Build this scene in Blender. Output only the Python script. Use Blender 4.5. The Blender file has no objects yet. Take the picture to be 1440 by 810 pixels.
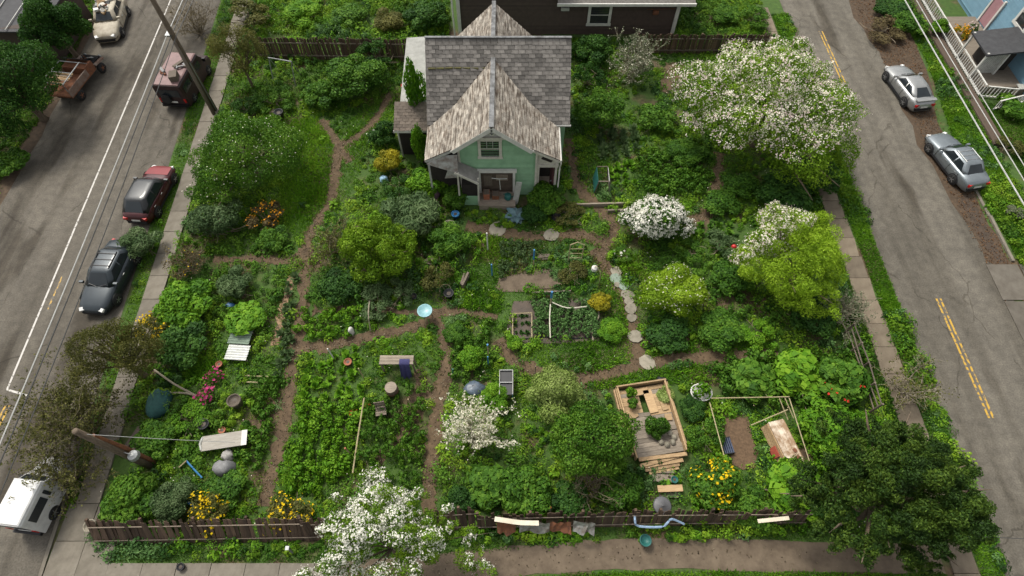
import bpy, math, random
import numpy as np
from mathutils import Vector, Matrix, Euler
R = math.radians
rng = np.random.default_rng(7); random.seed(7)
sc = bpy.context.scene; COL = sc.collection
# ---------------------------------------------------------------- camera, sky, sun, exposure
F, PITCH, H = 813.0, R(59), 28.0
cam = bpy.data.cameras.new('camera'); camo = bpy.data.objects.new('camera', cam); COL.objects.link(camo)
camo.location = (0, 0, H); camo.rotation_euler = (R(90) - PITCH, 0, 0)
cam.sensor_width = 36; cam.lens = 36 * F / 1440; cam.clip_end = 2000; cam.clip_start = .5
sc.camera = camo
SUN_EL, SUN_AZ = R(56), R(-38)      # azimuth from +Y towards +X
w = bpy.data.worlds.new('World'); sc.world = w; w.use_nodes = True
nt = w.node_tree; bg = nt.nodes['Background']; sky = nt.nodes.new('ShaderNodeTexSky')
sky.sky_type = 'NISHITA'; sky.sun_disc = False; sky.sun_elevation = SUN_EL; sky.sun_rotation = SUN_AZ
sky.air_density = 1.0; sky.dust_density = 4.0; sky.ozone_density = 1.0
hs = nt.nodes.new('ShaderNodeHueSaturation'); hs.inputs['Saturation'].default_value = .10   # overcast: grey cloud light
nt.links.new(sky.outputs[0], hs.inputs['Color']); nt.links.new(hs.outputs[0], bg.inputs[0]); bg.inputs[1].default_value = .11
sl = bpy.data.lights.new('sun', 'SUN'); sl.energy = 1.5; sl.angle = R(14); sl.color = (1, .93, .80)
so = bpy.data.objects.new('sun', sl); COL.objects.link(so)
sd = Vector((math.sin(SUN_AZ) * math.cos(SUN_EL), math.cos(SUN_AZ) * math.cos(SUN_EL), math.sin(SUN_EL)))
so.rotation_euler = sd.to_track_quat('Z', 'Y').to_euler(); so.location = (0, 0, 60)
sc.view_settings.view_transform = 'Standard'; sc.view_settings.look = 'None'
sc.view_settings.gamma = 1; sc.view_settings.use_curve_mapping = False
sc.view_settings.exposure = 1.0
sc.render.resolution_x = 1024; sc.render.resolution_y = 576

SP, CP = math.sin(PITCH), math.cos(PITCH)
def G(px, py, z=0.0):
    "survey: where on the level z does this spot of the site lie"
    v = py - 405.0; t = (H - z) / (F * SP + v * CP)
    return Vector(((px - 720) * t, t * (F * CP - v * SP), z))
def MPP(py, z=0.0): return (H - z) / (F * SP + (py - 405.0) * CP)      # metres per unit at that spot

# ---------------------------------------------------------------- materials
def nodes(m):
    m.use_nodes = True; n = m.node_tree.nodes; return n, m.node_tree.links, n['Principled BSDF']
MATS = {}
def pm(name, c1, c2=None, scale=3.0, rough=.8, metal=0.0, bump=0.0, stretch=(1, 1, 1), obj_var=0.0, isl=False, coat=0.0, spec=.4, detail=6, contrast=.25, world=False):
    if name in MATS: return MATS[name]
    m = bpy.data.materials.new(name); n, l, p = nodes(m); c2 = c2 or tuple(x * .7 for x in c1)
    tc = n.new('ShaderNodeTexCoord'); mp = n.new('ShaderNodeMapping'); mp.inputs['Scale'].default_value = stretch
    l.new(n.new('ShaderNodeNewGeometry').outputs['Position'] if world else tc.outputs['Object'], mp.inputs[0])
    nz = n.new('ShaderNodeTexNoise'); nz.inputs['Scale'].default_value = scale; nz.inputs['Detail'].default_value = detail; nz.inputs['Roughness'].default_value = .65
    l.new(mp.outputs[0], nz.inputs['Vector'])
    cr = n.new('ShaderNodeValToRGB'); cr.color_ramp.elements[0].position = .5 - contrast; cr.color_ramp.elements[1].position = .5 + contrast
    cr.color_ramp.elements[0].color = (*c2, 1); cr.color_ramp.elements[1].color = (*c1, 1); l.new(nz.outputs['Fac'], cr.inputs[0])
    out = cr.outputs[0]
    if obj_var:
        oi = n.new('ShaderNodeObjectInfo'); r = oi.outputs['Random']
        if isl:
            g = n.new('ShaderNodeNewGeometry'); a = n.new('ShaderNodeMath'); a.operation = 'ADD'
            l.new(r, a.inputs[0]); l.new(g.outputs['Random Per Island'], a.inputs[1])
            fr = n.new('ShaderNodeMath'); fr.operation = 'FRACT'; l.new(a.outputs[0], fr.inputs[0]); r = fr.outputs[0]
        mr = n.new('ShaderNodeMapRange'); mr.inputs['To Min'].default_value = 1 - obj_var; mr.inputs['To Max'].default_value = 1 + obj_var; l.new(r, mr.inputs[0])
        h = n.new('ShaderNodeHueSaturation'); l.new(out, h.inputs['Color']); l.new(mr.outputs[0], h.inputs['Value']); out = h.outputs[0]
    l.new(out, p.inputs['Base Color'])
    p.inputs['Roughness'].default_value = rough; p.inputs['Metallic'].default_value = metal
    p.inputs['Specular IOR Level'].default_value = spec; p.inputs['Coat Weight'].default_value = coat
    if bump:
        b = n.new('ShaderNodeBump'); b.inputs['Strength'].default_value = bump; b.inputs['Distance'].default_value = .03
        l.new(nz.outputs['Fac'], b.inputs['Height']); l.new(b.outputs[0], p.inputs['Normal'])
    MATS[name] = m; return m
def leafmat(name, dark, mid, light, trans=.33, rough=.68):
    "leaf colour runs through the species' range by the leaf's own random tone"
    if name in MATS: return MATS[name]
    m = bpy.data.materials.new(name); n, l, p = nodes(m)
    at = n.new('ShaderNodeAttribute'); at.attribute_name = 'tone'
    oi = n.new('ShaderNodeObjectInfo'); mr = n.new('ShaderNodeMapRange'); mr.inputs['To Min'].default_value = -.1; mr.inputs['To Max'].default_value = .1
    l.new(oi.outputs['Random'], mr.inputs[0]); ad = n.new('ShaderNodeMath'); l.new(at.outputs['Fac'], ad.inputs[0]); l.new(mr.outputs[0], ad.inputs[1])
    cr = n.new('ShaderNodeValToRGB'); e = cr.color_ramp.elements; e[0].color = (*dark, 1); e[0].position = .1; e[1].color = (*light, 1); e[1].position = .95
    k = e.new(.5); k.color = (*mid, 1); l.new(ad.outputs[0], cr.inputs[0]); l.new(cr.outputs[0], p.inputs['Base Color'])
    p.inputs['Roughness'].default_value = rough; p.inputs['Specular IOR Level'].default_value = .22
    tr = n.new('ShaderNodeBsdfTranslucent'); l.new(cr.outputs[0], tr.inputs[0]); mx = n.new('ShaderNodeMixShader'); mx.inputs[0].default_value = trans
    l.new(p.outputs[0], mx.inputs[1]); l.new(tr.outputs[0], mx.inputs[2]); l.new(mx.outputs[0], n['Material Output'].inputs[0])
    MATS[name] = m; return m
PAL = dict(
 mid=((.026, .080, .007), (.062, .160, .011), (.140, .265, .024)),
 dark=((.014, .050, .007), (.030, .092, .011), (.072, .165, .020)),
 ever=((.014, .036, .006), (.034, .078, .010), (.100, .165, .018)),
 lime=((.110, .200, .008), (.220, .360, .014), (.350, .500, .040)),
 bright=((.042, .130, .006), (.100, .245, .009), (.205, .370, .022)),
 spring=((.060, .135, .006), (.132, .250, .010), (.240, .370, .026)),
 blue=((.036, .074, .024), (.075, .132, .044), (.140, .200, .085)),
 sage=((.050, .120, .030), (.105, .215, .060), (.190, .320, .105)),
 pale=((.130, .190, .036), (.235, .325, .075), (.360, .440, .150)),
 olive=((.048, .055, .012), (.098, .105, .022), (.170, .165, .042)),
 brown=((.055, .042, .018), (.105, .080, .034), (.170, .135, .060)),
 silver=((.080, .100, .052), (.150, .175, .100), (.270, .290, .190)),
 yellow=((.120, .130, .010), (.260, .240, .012), (.450, .380, .020)),
)
LM = {k: leafmat('leaf_' + k, *v) for k, v in PAL.items()}
def petal(name, c, dark=.7): return leafmat('petal_' + name, tuple(x * dark for x in c), c, tuple(min(.9, x * 1.05) for x in c), .4, .7)
PET = dict(white=petal('white', (.86, .84, .76)), pink=petal('pink', (.72, .58, .56), .85), blush=petal('blush', (.86, .80, .70), .85), yellow=petal('yellow', (.86, .60, .012)), orange=petal('orange', (.80, .36, .02)),
           magenta=petal('magenta', (.55, .06, .22)), red=petal('red', (.6, .03, .02)), cream=petal('cream', (.82, .79, .64)))
M_BARK = pm('bark', (.16, .12, .085), (.06, .045, .03), 6, .9, bump=.5, stretch=(3, 3, .6))
M_TWIG = pm('twig', (.20, .165, .115), (.10, .08, .05), 4, .9)
M_TWIGW = pm('pale_twig', (.33, .29, .22), (.19, .16, .11), 4, .9)
M_WOOD = pm('weathered_wood', (.19, .155, .12), (.085, .066, .05), 4, .85, stretch=(8, 8, .7), obj_var=.35, bump=.3)
M_FENCE = pm('old_fence_wood', (.115, .074, .048), (.036, .023, .016), 5, .9, stretch=(6, 6, .6), obj_var=.45, bump=.4)
M_FRESH = pm('fresh_timber', (.44, .31, .17), (.23, .145, .075), 2.2, .75, stretch=(1, 7, 7), obj_var=.2, bump=.2)
M_DECK = pm('grey_deck_board', (.26, .22, .175), (.13, .105, .08), 3, .85, stretch=(1, 7, 7), obj_var=.25, bump=.2)
M_LOGEND = pm('split_log', (.44, .31, .17), (.18, .11, .06), 3, .85, stretch=(1, 5, 5), obj_var=.35, bump=.3)
M_WHITE = pm('white_paint', (.62, .61, .57), (.44, .43, .40), 3, .6)
M_GREYW = pm('grey_paint', (.46, .46, .43), (.28, .28, .26), 4, .7)
M_DARK = pm('dark_plastic', (.022, .023, .026), (.012, .012, .014), 4, .45)
M_BLUE = pm('blue_plastic', (.035, .20, .42), (.02, .12, .28), 4, .45)
M_AQUA = pm('pale_aqua_enamel', (.24, .44, .47), (.13, .28, .31), 6, .35)
M_TEAL = pm('teal_plastic', (.02, .13, .115), (.012, .07, .065), 4, .5)
M_RED = pm('red_plastic', (.58, .03, .03), (.36, .02, .02), 4, .4)
M_ORANGE = pm('orange_plastic', (.72, .22, .03), (.5, .13, .02), 4, .5)
M_TERRA = pm('terracotta', (.36, .13, .07), (.22, .08, .045), 5, .8)
M_GALV = pm('galvanised_metal', (.36, .37, .37), (.20, .21, .21), 5, .45, .6)
M_TIN = pm('old_tin', (.32, .33, .31), (.15, .12, .10), 3, .5, .5, contrast=.15)
M_RUST = pm('rust', (.26, .10, .045), (.09, .045, .03), 5, .85, .2, bump=.4)
M_TARP = pm('grey_tarp', (.20, .20, .20), (.11, .11, .115), 4, .6, bump=.3)
M_NAVY = pm('navy_cloth', (.045, .045, .135), (.025, .025, .08), 5, .8)
M_STONE = pm('flagstone', (.27, .245, .195), (.15, .135, .10), 4, .85, bump=.4, obj_var=.2)
M_STONEG = pm('green_flagstone', (.22, .27, .22), (.14, .18, .14), 4, .85, bump=.4, obj_var=.15)
M_CONC = pm('old_concrete', (.19, .170, .138), (.110, .096, .074), 2.2, .9, obj_var=.14, bump=.25)
M_ROPE = pm('pale_cord', (.60, .57, .48), (.45, .42, .34), 6, .8)
M_CANE = pm('bamboo_cane', (.40, .34, .20), (.26, .21, .12), 5, .7)
M_BLACKM = pm('black_metal', (.02, .02, .022), None, 4, .4, .5)

# ---------------------------------------------------------------- mesh helpers
class MB:
    def __init__(s): s.v = []; s.f = []; s.m = []
    def add(s, vs, fs, mi=0):
        o = len(s.v); s.v += [tuple(x) for x in vs]; s.f += [tuple(i + o for i in f) for f in fs]; s.m += [mi] * len(fs); return s
    def box(s, c, size, rot=None, mi=0, taper=1.0):
        a, b, h = [x / 2 for x in size]
        vs = [Vector((x * (taper if z > 0 else 1), y * (taper if z > 0 else 1), z)) for z in (-h, h) for x, y in ((-a, -b), (a, -b), (a, b), (-a, b))]
        if rot is not None:
            M = Euler(rot).to_matrix() if not isinstance(rot, Matrix) else rot; vs = [M @ v for v in vs]
        c = Vector(c); return s.add([v + c for v in vs], [(3, 2, 1, 0), (4, 5, 6, 7), (0, 1, 5, 4), (1, 2, 6, 5), (2, 3, 7, 6), (3, 0, 4, 7)], mi)
    def beam(s, p0, p1, w, h, mi=0):
        p0 = Vector(p0); p1 = Vector(p1); d = p1 - p0; L = d.length
        x = d / L; up = Vector((0, 0, 1)) if abs(x.z) < .95 else Vector((0, 1, 0)); y = up.cross(x).normalized(); z = x.cross(y)
        return s.box((p0 + p1) / 2, (L, w, h), Matrix((x, y, z)).transposed(), mi)
    def tube(s, pts, rad, n=6, mi=0):
        pts = [Vector(p) for p in pts]; k = len(pts)
        if not hasattr(rad, '__len__'): rad = [rad] * k
        vs = []; fs = []
        for i, p in enumerate(pts):
            d = (pts[min(i + 1, k - 1)] - pts[max(i - 1, 0)])
            if d.length < 1e-6: d = Vector((0, 0, 1))
            d.normalize(); a = Vector((1, 0, 0)) if abs(d.x) < .8 else Vector((0, 1, 0)); u = d.cross(a).normalized(); w_ = d.cross(u)
            for j in range(n):
                t = 2 * math.pi * j / n; vs.append(p + (u * math.cos(t) + w_ * math.sin(t)) * rad[i])
        for i in range(k - 1):
            for j in range(n): fs.append((i * n + j, i * n + (j + 1) % n, (i + 1) * n + (j + 1) % n, (i + 1) * n + j))
        fs.append(tuple(range(n - 1, -1, -1))); fs.append(tuple((k - 1) * n + j for j in range(n)))
        return s.add(vs, fs, mi)
    def lathe(s, prof, n=14, c=(0, 0, 0), mi=0, axis='z', sq=1.0):
        vs = []; fs = []; k = len(prof); c = Vector(c)
        for r, z in prof:
            for j in range(n):
                t = 2 * math.pi * j / n; x, y = r * math.cos(t), r * math.sin(t) * sq
                vs.append(c + (Vector((x, y, z)) if axis == 'z' else Vector((x, z, y)) if axis == 'y' else Vector((z, x, y))))
        for i in range(k - 1):
            for j in range(n): fs.append((i * n + j, i * n + (j + 1) % n, (i + 1) * n + (j + 1) % n, (i + 1) * n + j))
        fs.append(tuple(range(n - 1, -1, -1))); fs.append(tuple((k - 1) * n + j for j in range(n)))
        return s.add(vs, fs, mi)
    def prism(s, poly, z0, z1, mi=0):
        n = len(poly); vs = [(x, y, z0) for x, y in poly] + [(x, y, z1) for x, y in poly]
        return s.add(vs, [tuple(range(n - 1, -1, -1)), tuple(range(n, 2 * n))] + [(i, (i + 1) % n, n + (i + 1) % n, n + i) for i in range(n)], mi)
    def slab(s, pts, th, mi=0):
        "a polygon in space with thickness downwards along its normal"
        P = [Vector(p) for p in pts]; nrm = (P[1] - P[0]).cross(P[2] - P[0]).normalized(); n = len(P)
        if nrm.z < -1e-4: P.reverse(); nrm = -nrm
        vs = P + [p - nrm * th for p in P]
        return s.add(vs, [tuple(range(n)), tuple(range(2 * n - 1, n - 1, -1))] + [(i, n + i, n + (i + 1) % n, (i + 1) % n) for i in range(n)], mi)
    def mesh(s, name, mats, smooth=False):
        me = bpy.data.meshes.new(name); me.from_pydata(s.v, [], s.f)
        for m in (mats if isinstance(mats, (list, tuple)) else [mats]): me.materials.append(m)
        if any(s.m): me.polygons.foreach_set('material_index', s.m)
        if smooth: me.polygons.foreach_set('use_smooth', [True] * len(s.f))
        me.update(); return me
    def build(s, name, mats, parent=None, smooth=False): return link(name, s.mesh(name, mats, smooth), parent)
def link(name, me, parent=None, loc=None, rot=None, scale=None):
    o = bpy.data.objects.new(name, me); COL.objects.link(o)
    if parent is not None: o.parent = parent
    if loc is not None: o.location = loc
    if rot is not None: o.rotation_euler = rot
    if scale is not None: o.scale = scale if hasattr(scale, '__len__') else (scale,) * 3
    return o
def tag(o, label, cat, group=None):
    o['label'] = label; o['category'] = cat
    if group: o['group'] = group
    return o
def thing(name, label, cat, loc=(0, 0, 0), rz=0, group=None):
    return tag(link(name, None, None, loc, (0, 0, rz)), label, cat, group)
def struct(o): o['kind'] = 'structure'; return o
def stuff(o, label=None, cat=None):
    o['kind'] = 'stuff'
    if label: o['label'] = label; o['category'] = cat
    return o
def smoothpath(pts, n=6):
    "Catmull-Rom through the points"
    P = [Vector(p) for p in pts]; P = [P[0] * 2 - P[1]] + P + [P[-1] * 2 - P[-2]]; out = []
    for i in range(1, len(P) - 2):
        for k in range(n):
            t = k / n; a, b, c, d = P[i - 1], P[i], P[i + 1], P[i + 2]
            out.append(.5 * ((2 * b) + (c - a) * t + (2 * a - 5 * b + 4 * c - d) * t * t + (3 * b - a - 3 * c + d) * t ** 3))
    out.append(P[-2]); return out

# ---------------------------------------------------------------- foliage helpers (numpy)
def unit(a): return a / np.maximum(np.linalg.norm(a, axis=1, keepdims=True), 1e-6)
def leaves_mesh(name, p, nrm, L, W, tone, mat, axis=None, fold=.18):
    n = len(p); r = rng.normal(size=(n, 3))
    a = unit(np.cross(nrm, r)) if axis is None else unit(axis)
    b = unit(np.cross(nrm, a)); L = np.broadcast_to(L, n)[:, None]; W = np.broadcast_to(W, n)[:, None]
    v = np.empty((n, 4, 3)); v[:, 0] = p - a * L * .5; v[:, 2] = p + a * L * .5
    mid = p + nrm * (L * fold); v[:, 1] = mid + b * W * .5; v[:, 3] = mid - b * W * .5
    me = bpy.data.meshes.new(name); me.vertices.add(4 * n); me.vertices.foreach_set('co', v.ravel().astype(np.float32))
    me.loops.add(4 * n); me.loops.foreach_set('vertex_index', np.arange(4 * n, dtype=np.int32))
    me.polygons.add(n); me.polygons.foreach_set('loop_start', np.arange(0, 4 * n, 4, dtype=np.int32))
    at = me.attributes.new('tone', 'FLOAT', 'POINT'); at.data.foreach_set('value', np.repeat(np.clip(tone, 0, 1), 4).astype(np.float32))
    me.materials.append(mat); me.update(calc_edges=True); return me
def sphere_dirs(n, zmin=-.6):
    d = unit(rng.normal(size=(int(n * 2.4) + 20, 3))); d = d[d[:, 2] > zmin]; return d[:n]
def crown_lobes(c, rad, K, rc=(.28, .46), zmin=-.25, core=True):
    c = np.array(c, float); rad = np.array(rad, float); d = sphere_dirs(K, zmin)
    f = rng.uniform(.55, .82, (len(d), 1)); ctr = c + d * f * rad
    rr = rng.uniform(rc[0], rc[1], (len(d), 1)) * rad * rng.uniform(.8, 1.2, (len(d), 3))
    if core: ctr = np.vstack([ctr, c]); rr = np.vstack([rr, rad * .62])
    return ctr, rr
def sublobes(ctr, rr, m, f=(.26, .42)):
    "break each clump into sprays"
    d = sphere_dirs(m * len(ctr), -.5); m2 = len(d) // len(ctr); d = d[:m2 * len(ctr)]; C = np.repeat(ctr, m2, 0); Q_ = np.repeat(rr, m2, 0)
    return C + d * Q_ * rng.uniform(.55, 1.05, (len(d), 1)), Q_ * rng.uniform(f[0], f[1], (len(d), 1)) * rng.uniform(.7, 1.3, (len(d), 3))
def crown_sample(ctr, rr, n, shell=.4, jit=.55, zmin=-.5):
    area = (rr[:, 0] * rr[:, 1] + rr[:, 0] * rr[:, 2] + rr[:, 1] * rr[:, 2]); k = rng.choice(len(ctr), int(n * 1.6), p=area / area.sum())
    d = sphere_dirs(len(k), zmin); k = k[:len(d)]
    f = 1 - shell * rng.random(len(k)) ** 1.6 + rng.normal(0, .06, len(k))
    p = ctr[k] + d * f[:, None] * rr[k]; keep = np.ones(len(k), bool)
    for i in range(len(ctr)):
        q = (((p - ctr[i]) / rr[i]) ** 2).sum(1); keep &= (q > .55) | (k == i)
    p, d, k = p[keep][:n], d[keep][:n], k[keep][:n]
    return p, unit(d + rng.normal(0, jit, d.shape)), k
def crown_mesh(name, ctr, rr, n, L, asp, mat, shell=.4, jit=.55, tonespread=.22, zmin=-.5, fold=.18):
    p, nr, k = crown_sample(ctr, rr, n, shell, jit, zmin); kt = rng.uniform(.5 - tonespread, .5 + tonespread, len(ctr))
    s = rng.uniform(.7, 1.3, len(p)); tone = kt[k] + rng.normal(0, .16, len(p))
    return leaves_mesh(name, p, nr, L * s, L * asp * s, tone, mat, fold=fold)
def blossom_mesh(name, ctr, rr, n, size, mat, zmin=-.1, out=1.03, clump=0, jit=.28):
    if clump:
        p, nr, k = crown_sample(ctr, rr, max(4, n // clump), .08, .2, zmin); p = np.repeat(p, clump, 0) + rng.normal(0, size * .75, (len(p) * clump, 3)); nr = np.repeat(nr, clump, 0)
        nr = unit(nr + rng.normal(0, jit, nr.shape)); p = p + nr * size * .4
    else:
        p, nr, k = crown_sample(ctr, rr, n, .12, jit, zmin); p = p + nr * size * .3
    s = rng.uniform(.65, 1.3, len(p))
    return leaves_mesh(name, p, nr, size * s, size * .95 * s, rng.uniform(0.2, 1, len(p)), mat, fold=.1)
def trunk_mb(c, ctr, r, base=(0, 0, 0), limbs=9, n=6):
    mb = MB(); b = Vector(base); c = Vector(c); k = b.lerp(c, .55) + Vector((random.uniform(-.1, .1), random.uniform(-.1, .1), 0)) * c.z * .4
    mb.tube([b - Vector((0, 0, .05)), b.lerp(k, .12), b.lerp(k, .6), k], [r * 1.5, r * 1.1, r * .9, r * .75], n + 2)
    idx = list(range(len(ctr))); random.shuffle(idx)
    for i in idx[:limbs]:
        e = Vector(ctr[i]); m = k.lerp(e, .5) + Vector((random.uniform(-1, 1), random.uniform(-1, 1), random.uniform(.1, .8))) * (e - k).length * .12
        mb.tube([k - Vector((0, 0, r * .4)), m, e, e + (e - k) * .25], [r * .6, r * .38, r * .2, r * .05], n)
    return mb
def twig_mb(R_, Hh, n, r0, depth=3, spread=.8, sides=4, up=.35):
    mb = MB()
    def go(p, d, L, r, lev):
        pts = [p]; q = p
        for _ in range(3):
            d2 = (d + Vector((random.gauss(0, .22), random.gauss(0, .22), random.gauss(0, .14)))).normalized(); q = q + d2 * L / 3; pts.append(q); d = d2
        mb.tube(pts, [r, r * .8, r * .6, r * .3], sides if lev == 0 else 3)
        if lev < depth:
            for _ in range(3 if lev else 3):
                k = random.randint(1, 3); nd = (d + Vector((random.gauss(0, spread), random.gauss(0, spread), random.gauss(up * .4, spread * .5)))).normalized()
                go(pts[k], nd, L * random.uniform(.5, .75), r * .55, lev + 1)
    for i in range(n):
        a = 2 * math.pi * (i + random.random()) / n; s = random.uniform(.25, 1)
        go(Vector((0.05 * math.cos(a), .05 * math.sin(a), 0)), Vector((math.cos(a) * s * R_ / Hh, math.sin(a) * s * R_ / Hh, 1)).normalized(), math.hypot(R_, Hh) * .55, r0, 0)
    return mb
# ================================================================ SETTING
def ground_mat():
    m = bpy.data.materials.new('ground_soil_and_turf'); n, l, p = nodes(m)
    tc = n.new('ShaderNodeTexCoord')
    def noise(s, d=5):
        z = n.new('ShaderNodeTexNoise'); z.inputs['Scale'].default_value = s; z.inputs['Detail'].default_value = d; l.new(tc.outputs['Object'], z.inputs['Vector']); return z
    a = noise(.35); b = noise(3.5, 8)
    r1 = n.new('ShaderNodeValToRGB'); r1.color_ramp.elements[0].color = (.018, .045, .007, 1); r1.color_ramp.elements[1].color = (.065, .125, .016, 1); l.new(b.outputs['Fac'], r1.inputs[0])
    r2 = n.new('ShaderNodeValToRGB'); r2.color_ramp.elements[0].position = .35; r2.color_ramp.elements[1].position = .7
    r2.color_ramp.elements[0].color = (.05, .033, .018, 1); r2.color_ramp.elements[1].color = (.12, .082, .046, 1); l.new(b.outputs['Fac'], r2.inputs[0])
    st = n.new('ShaderNodeValToRGB'); st.color_ramp.elements[0].position = .5; st.color_ramp.elements[1].position = .62; l.new(a.outputs['Fac'], st.inputs[0])
    mx = n.new('ShaderNodeMixRGB'); l.new(st.outputs[0], mx.inputs[0]); l.new(r1.outputs[0], mx.inputs[1]); l.new(r2.outputs[0], mx.inputs[2]); l.new(mx.outputs[0], p.inputs['Base Color'])
    p.inputs['Roughness'].default_value = .95; bp = n.new('ShaderNodeBump'); bp.inputs['Strength'].default_value = .6; bp.inputs['Distance'].default_value = .05
    l.new(b.outputs['Fac'], bp.inputs['Height']); l.new(bp.outputs[0], p.inputs['Normal']); return m
def asphalt_mat(name, base, seed, st0=.60):
    m = bpy.data.materials.new(name); n, l, p = nodes(m); tc = n.new('ShaderNodeTexCoord')
    def noise(s, d=5, st=(1, 1, 1)):
        mp = n.new('ShaderNodeMapping'); mp.inputs['Scale'].default_value = st; mp.inputs['Location'].default_value = (seed, seed * 1.7, 0); l.new(tc.outputs['Object'], mp.inputs[0])
        z = n.new('ShaderNodeTexNoise'); z.inputs['Scale'].default_value = s; z.inputs['Detail'].default_value = d; l.new(mp.outputs[0], z.inputs['Vector']); return z
    def ramp(src, p0, c0, p1, c1):
        r = n.new('ShaderNodeValToRGB'); e = r.color_ramp.elements; e[0].position = p0; e[0].color = (*c0, 1); e[1].position = p1; e[1].color = (*c1, 1); l.new(src, r.inputs[0]); return r
    def mul(a, b, f=1.0):
        x = n.new('ShaderNodeMixRGB'); x.blend_type = 'MULTIPLY'; x.inputs[0].default_value = f; l.new(a, x.inputs[1]); l.new(b, x.inputs[2]); return x.outputs[0]
    big = noise(.22, 4); lane = noise(.9, 5, (1, .045, 1)); fine = noise(13, 4); med = noise(2.2, 8)
    c = ramp(big.outputs['Fac'], .3, tuple(x * .82 for x in base), .7, tuple(x * 1.12 for x in base)).outputs[0]
    c = mul(c, ramp(lane.outputs['Fac'], .33, (.70, .69, .67), .55, (1.04, 1.04, 1.04)).outputs[0])            # tyre-worn lanes
    c = mul(c, ramp(med.outputs['Fac'], .3, (.78, .775, .77), .7, (1.14, 1.13, 1.11)).outputs[0])
    c = mul(c, ramp(fine.outputs['Fac'], .25, (.72, .72, .72), .75, (1.24, 1.24, 1.24)).outputs[0])
    stn = noise(.5, 6, (1.2, .22, 1)); c = mul(c, ramp(stn.outputs['Fac'], st0, (1, 1, 1), st0 + .09, (.56, .535, .50)).outputs[0])   # oil and leaf stains
    wp = noise(1.2, 4); mp = n.new('ShaderNodeMapping'); mp.inputs['Scale'].default_value = (1, .55, 1); ad = n.new('ShaderNodeMixRGB'); ad.inputs[0].default_value = .35
    l.new(tc.outputs['Object'], ad.inputs[1]); l.new(wp.outputs['Color'], ad.inputs[2]); l.new(ad.outputs[0], mp.inputs[0])
    vo = n.new('ShaderNodeTexVoronoi'); vo.feature = 'DISTANCE_TO_EDGE'; vo.inputs['Scale'].default_value = .34; l.new(mp.outputs[0], vo.inputs['Vector'])
    brk = noise(.6, 3); cr = ramp(vo.outputs['Distance'], .003, (.62, .61, .59), .008, (1, 1, 1))
    bm = ramp(brk.outputs['Fac'], .45, (0, 0, 0), .55, (1, 1, 1)); x = n.new('ShaderNodeMixRGB'); x.blend_type = 'MULTIPLY'; l.new(bm.outputs[0], x.inputs[0]); l.new(c, x.inputs[1]); l.new(cr.outputs[0], x.inputs[2]); c = x.outputs[0]
    l.new(c, p.inputs['Base Color']); p.inputs['Roughness'].default_value = .85; p.inputs['Specular IOR Level'].default_value = .25
    bp = n.new('ShaderNodeBump'); bp.inputs['Strength'].default_value = .25; bp.inputs['Distance'].default_value = .01; l.new(fine.outputs['Fac'], bp.inputs['Height']); l.new(bp.outputs[0], p.inputs['Normal'])
    return m
def paint_mat(name, c, wear):
    m = bpy.data.materials.new(name); n, l, p = nodes(m); tc = n.new('ShaderNodeTexCoord'); z = n.new('ShaderNodeTexNoise'); z.inputs['Scale'].default_value = 5; z.inputs['Detail'].default_value = 8
    l.new(tc.outputs['Object'], z.inputs['Vector']); r = n.new('ShaderNodeValToRGB'); r.color_ramp.elements[0].position = wear; r.color_ramp.elements[1].position = wear + .1
    r.color_ramp.elements[0].color = (.10, .09, .076, 1); r.color_ramp.elements[1].color = (*c, 1); l.new(z.outputs['Fac'], r.inputs[0]); l.new(r.outputs[0], p.inputs['Base Color']); p.inputs['Roughness'].default_value = .7; return m
M_DIRT = pm('trodden_earth', (.135, .092, .053), (.040, .026, .015), 2.2, .95, bump=.7, detail=9)
M_DIRTG = pm('grey_earth_path', (.155, .120, .084), (.065, .047, .032), 1.6, .95, bump=.35, detail=9)
M_LITTER = pm('leaf_litter_shoulder', (.10, .066, .040), (.032, .023, .015), 4, .95, bump=.6, detail=10)
M_MUD = pm('dark_wet_mud', (.075, .05, .032), (.03, .022, .015), 3, .6, bump=.5)

def sheet(name, pts, z, mat, parent=None):
    mb = MB(); mb.add([(x, y, z) for x, y in pts], [tuple(range(len(pts)))]); return struct(mb.build(name, mat, parent)) if parent is None else mb.build(name, mat, parent)
sheet('ground', [(-300, -200), (300, -200), (300, 400), (-300, 400)], 0, ground_mat())
LE = lambda y: -20.4 - .07 * y          # kerb edge of the left road
LS = lambda y: -19.8 - .05 * y          # outer edge of the left pavement
asL = asphalt_mat('asphalt_left', (.107, .096, .079), 3.1, .53); asR = asphalt_mat('asphalt_right', (.124, .113, .094), 11.7)
sheet('left_road', [(-30.4 + 2, -40), (LE(-40), -40), (LE(120), 120), (-31.2 - 5.5, 120)], .006, asL)
sheet('right_road', [(21.35, -40), (28.3, -40), (27.4, 120), (21.75, 120)], .006, asR)
def strip(name, p0, p1, wd, z, mat):
    mb = MB(); p0 = Vector((*p0, z)); p1 = Vector((*p1, z)); d = (p1 - p0).normalized(); s = Vector((-d.y, d.x, 0)) * wd / 2
    mb.add([p0 - s, p1 - s, p1 + s, p0 + s], [(0, 1, 2, 3)]); return struct(mb.build(name, mat))
YEL = paint_mat('yellow_road_paint', (.43, .26, .03), .42); WHT = paint_mat('white_road_paint', (.46, .44, .41), .34)
for dx in (-.11, .11):
    strip('yellow_line', (23.85 + dx, G(1395, 588).y), (23.82 + dx, G(1318, 420).y), .11, .0105, YEL)
    strip('yellow_line', (23.82 + dx, G(1188, 118).y), (23.78 + dx, G(1151, 44).y), .10, .0105, YEL)
a, b = G(10, 548), G(240, 0); d = b - a
strip('white_line', a.xy, (a + d * 2.2).xy, .10, .0105, WHT)
c = G(38, 556); strip('white_line', a.xy, c.xy, .10, .0145, WHT)
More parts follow.
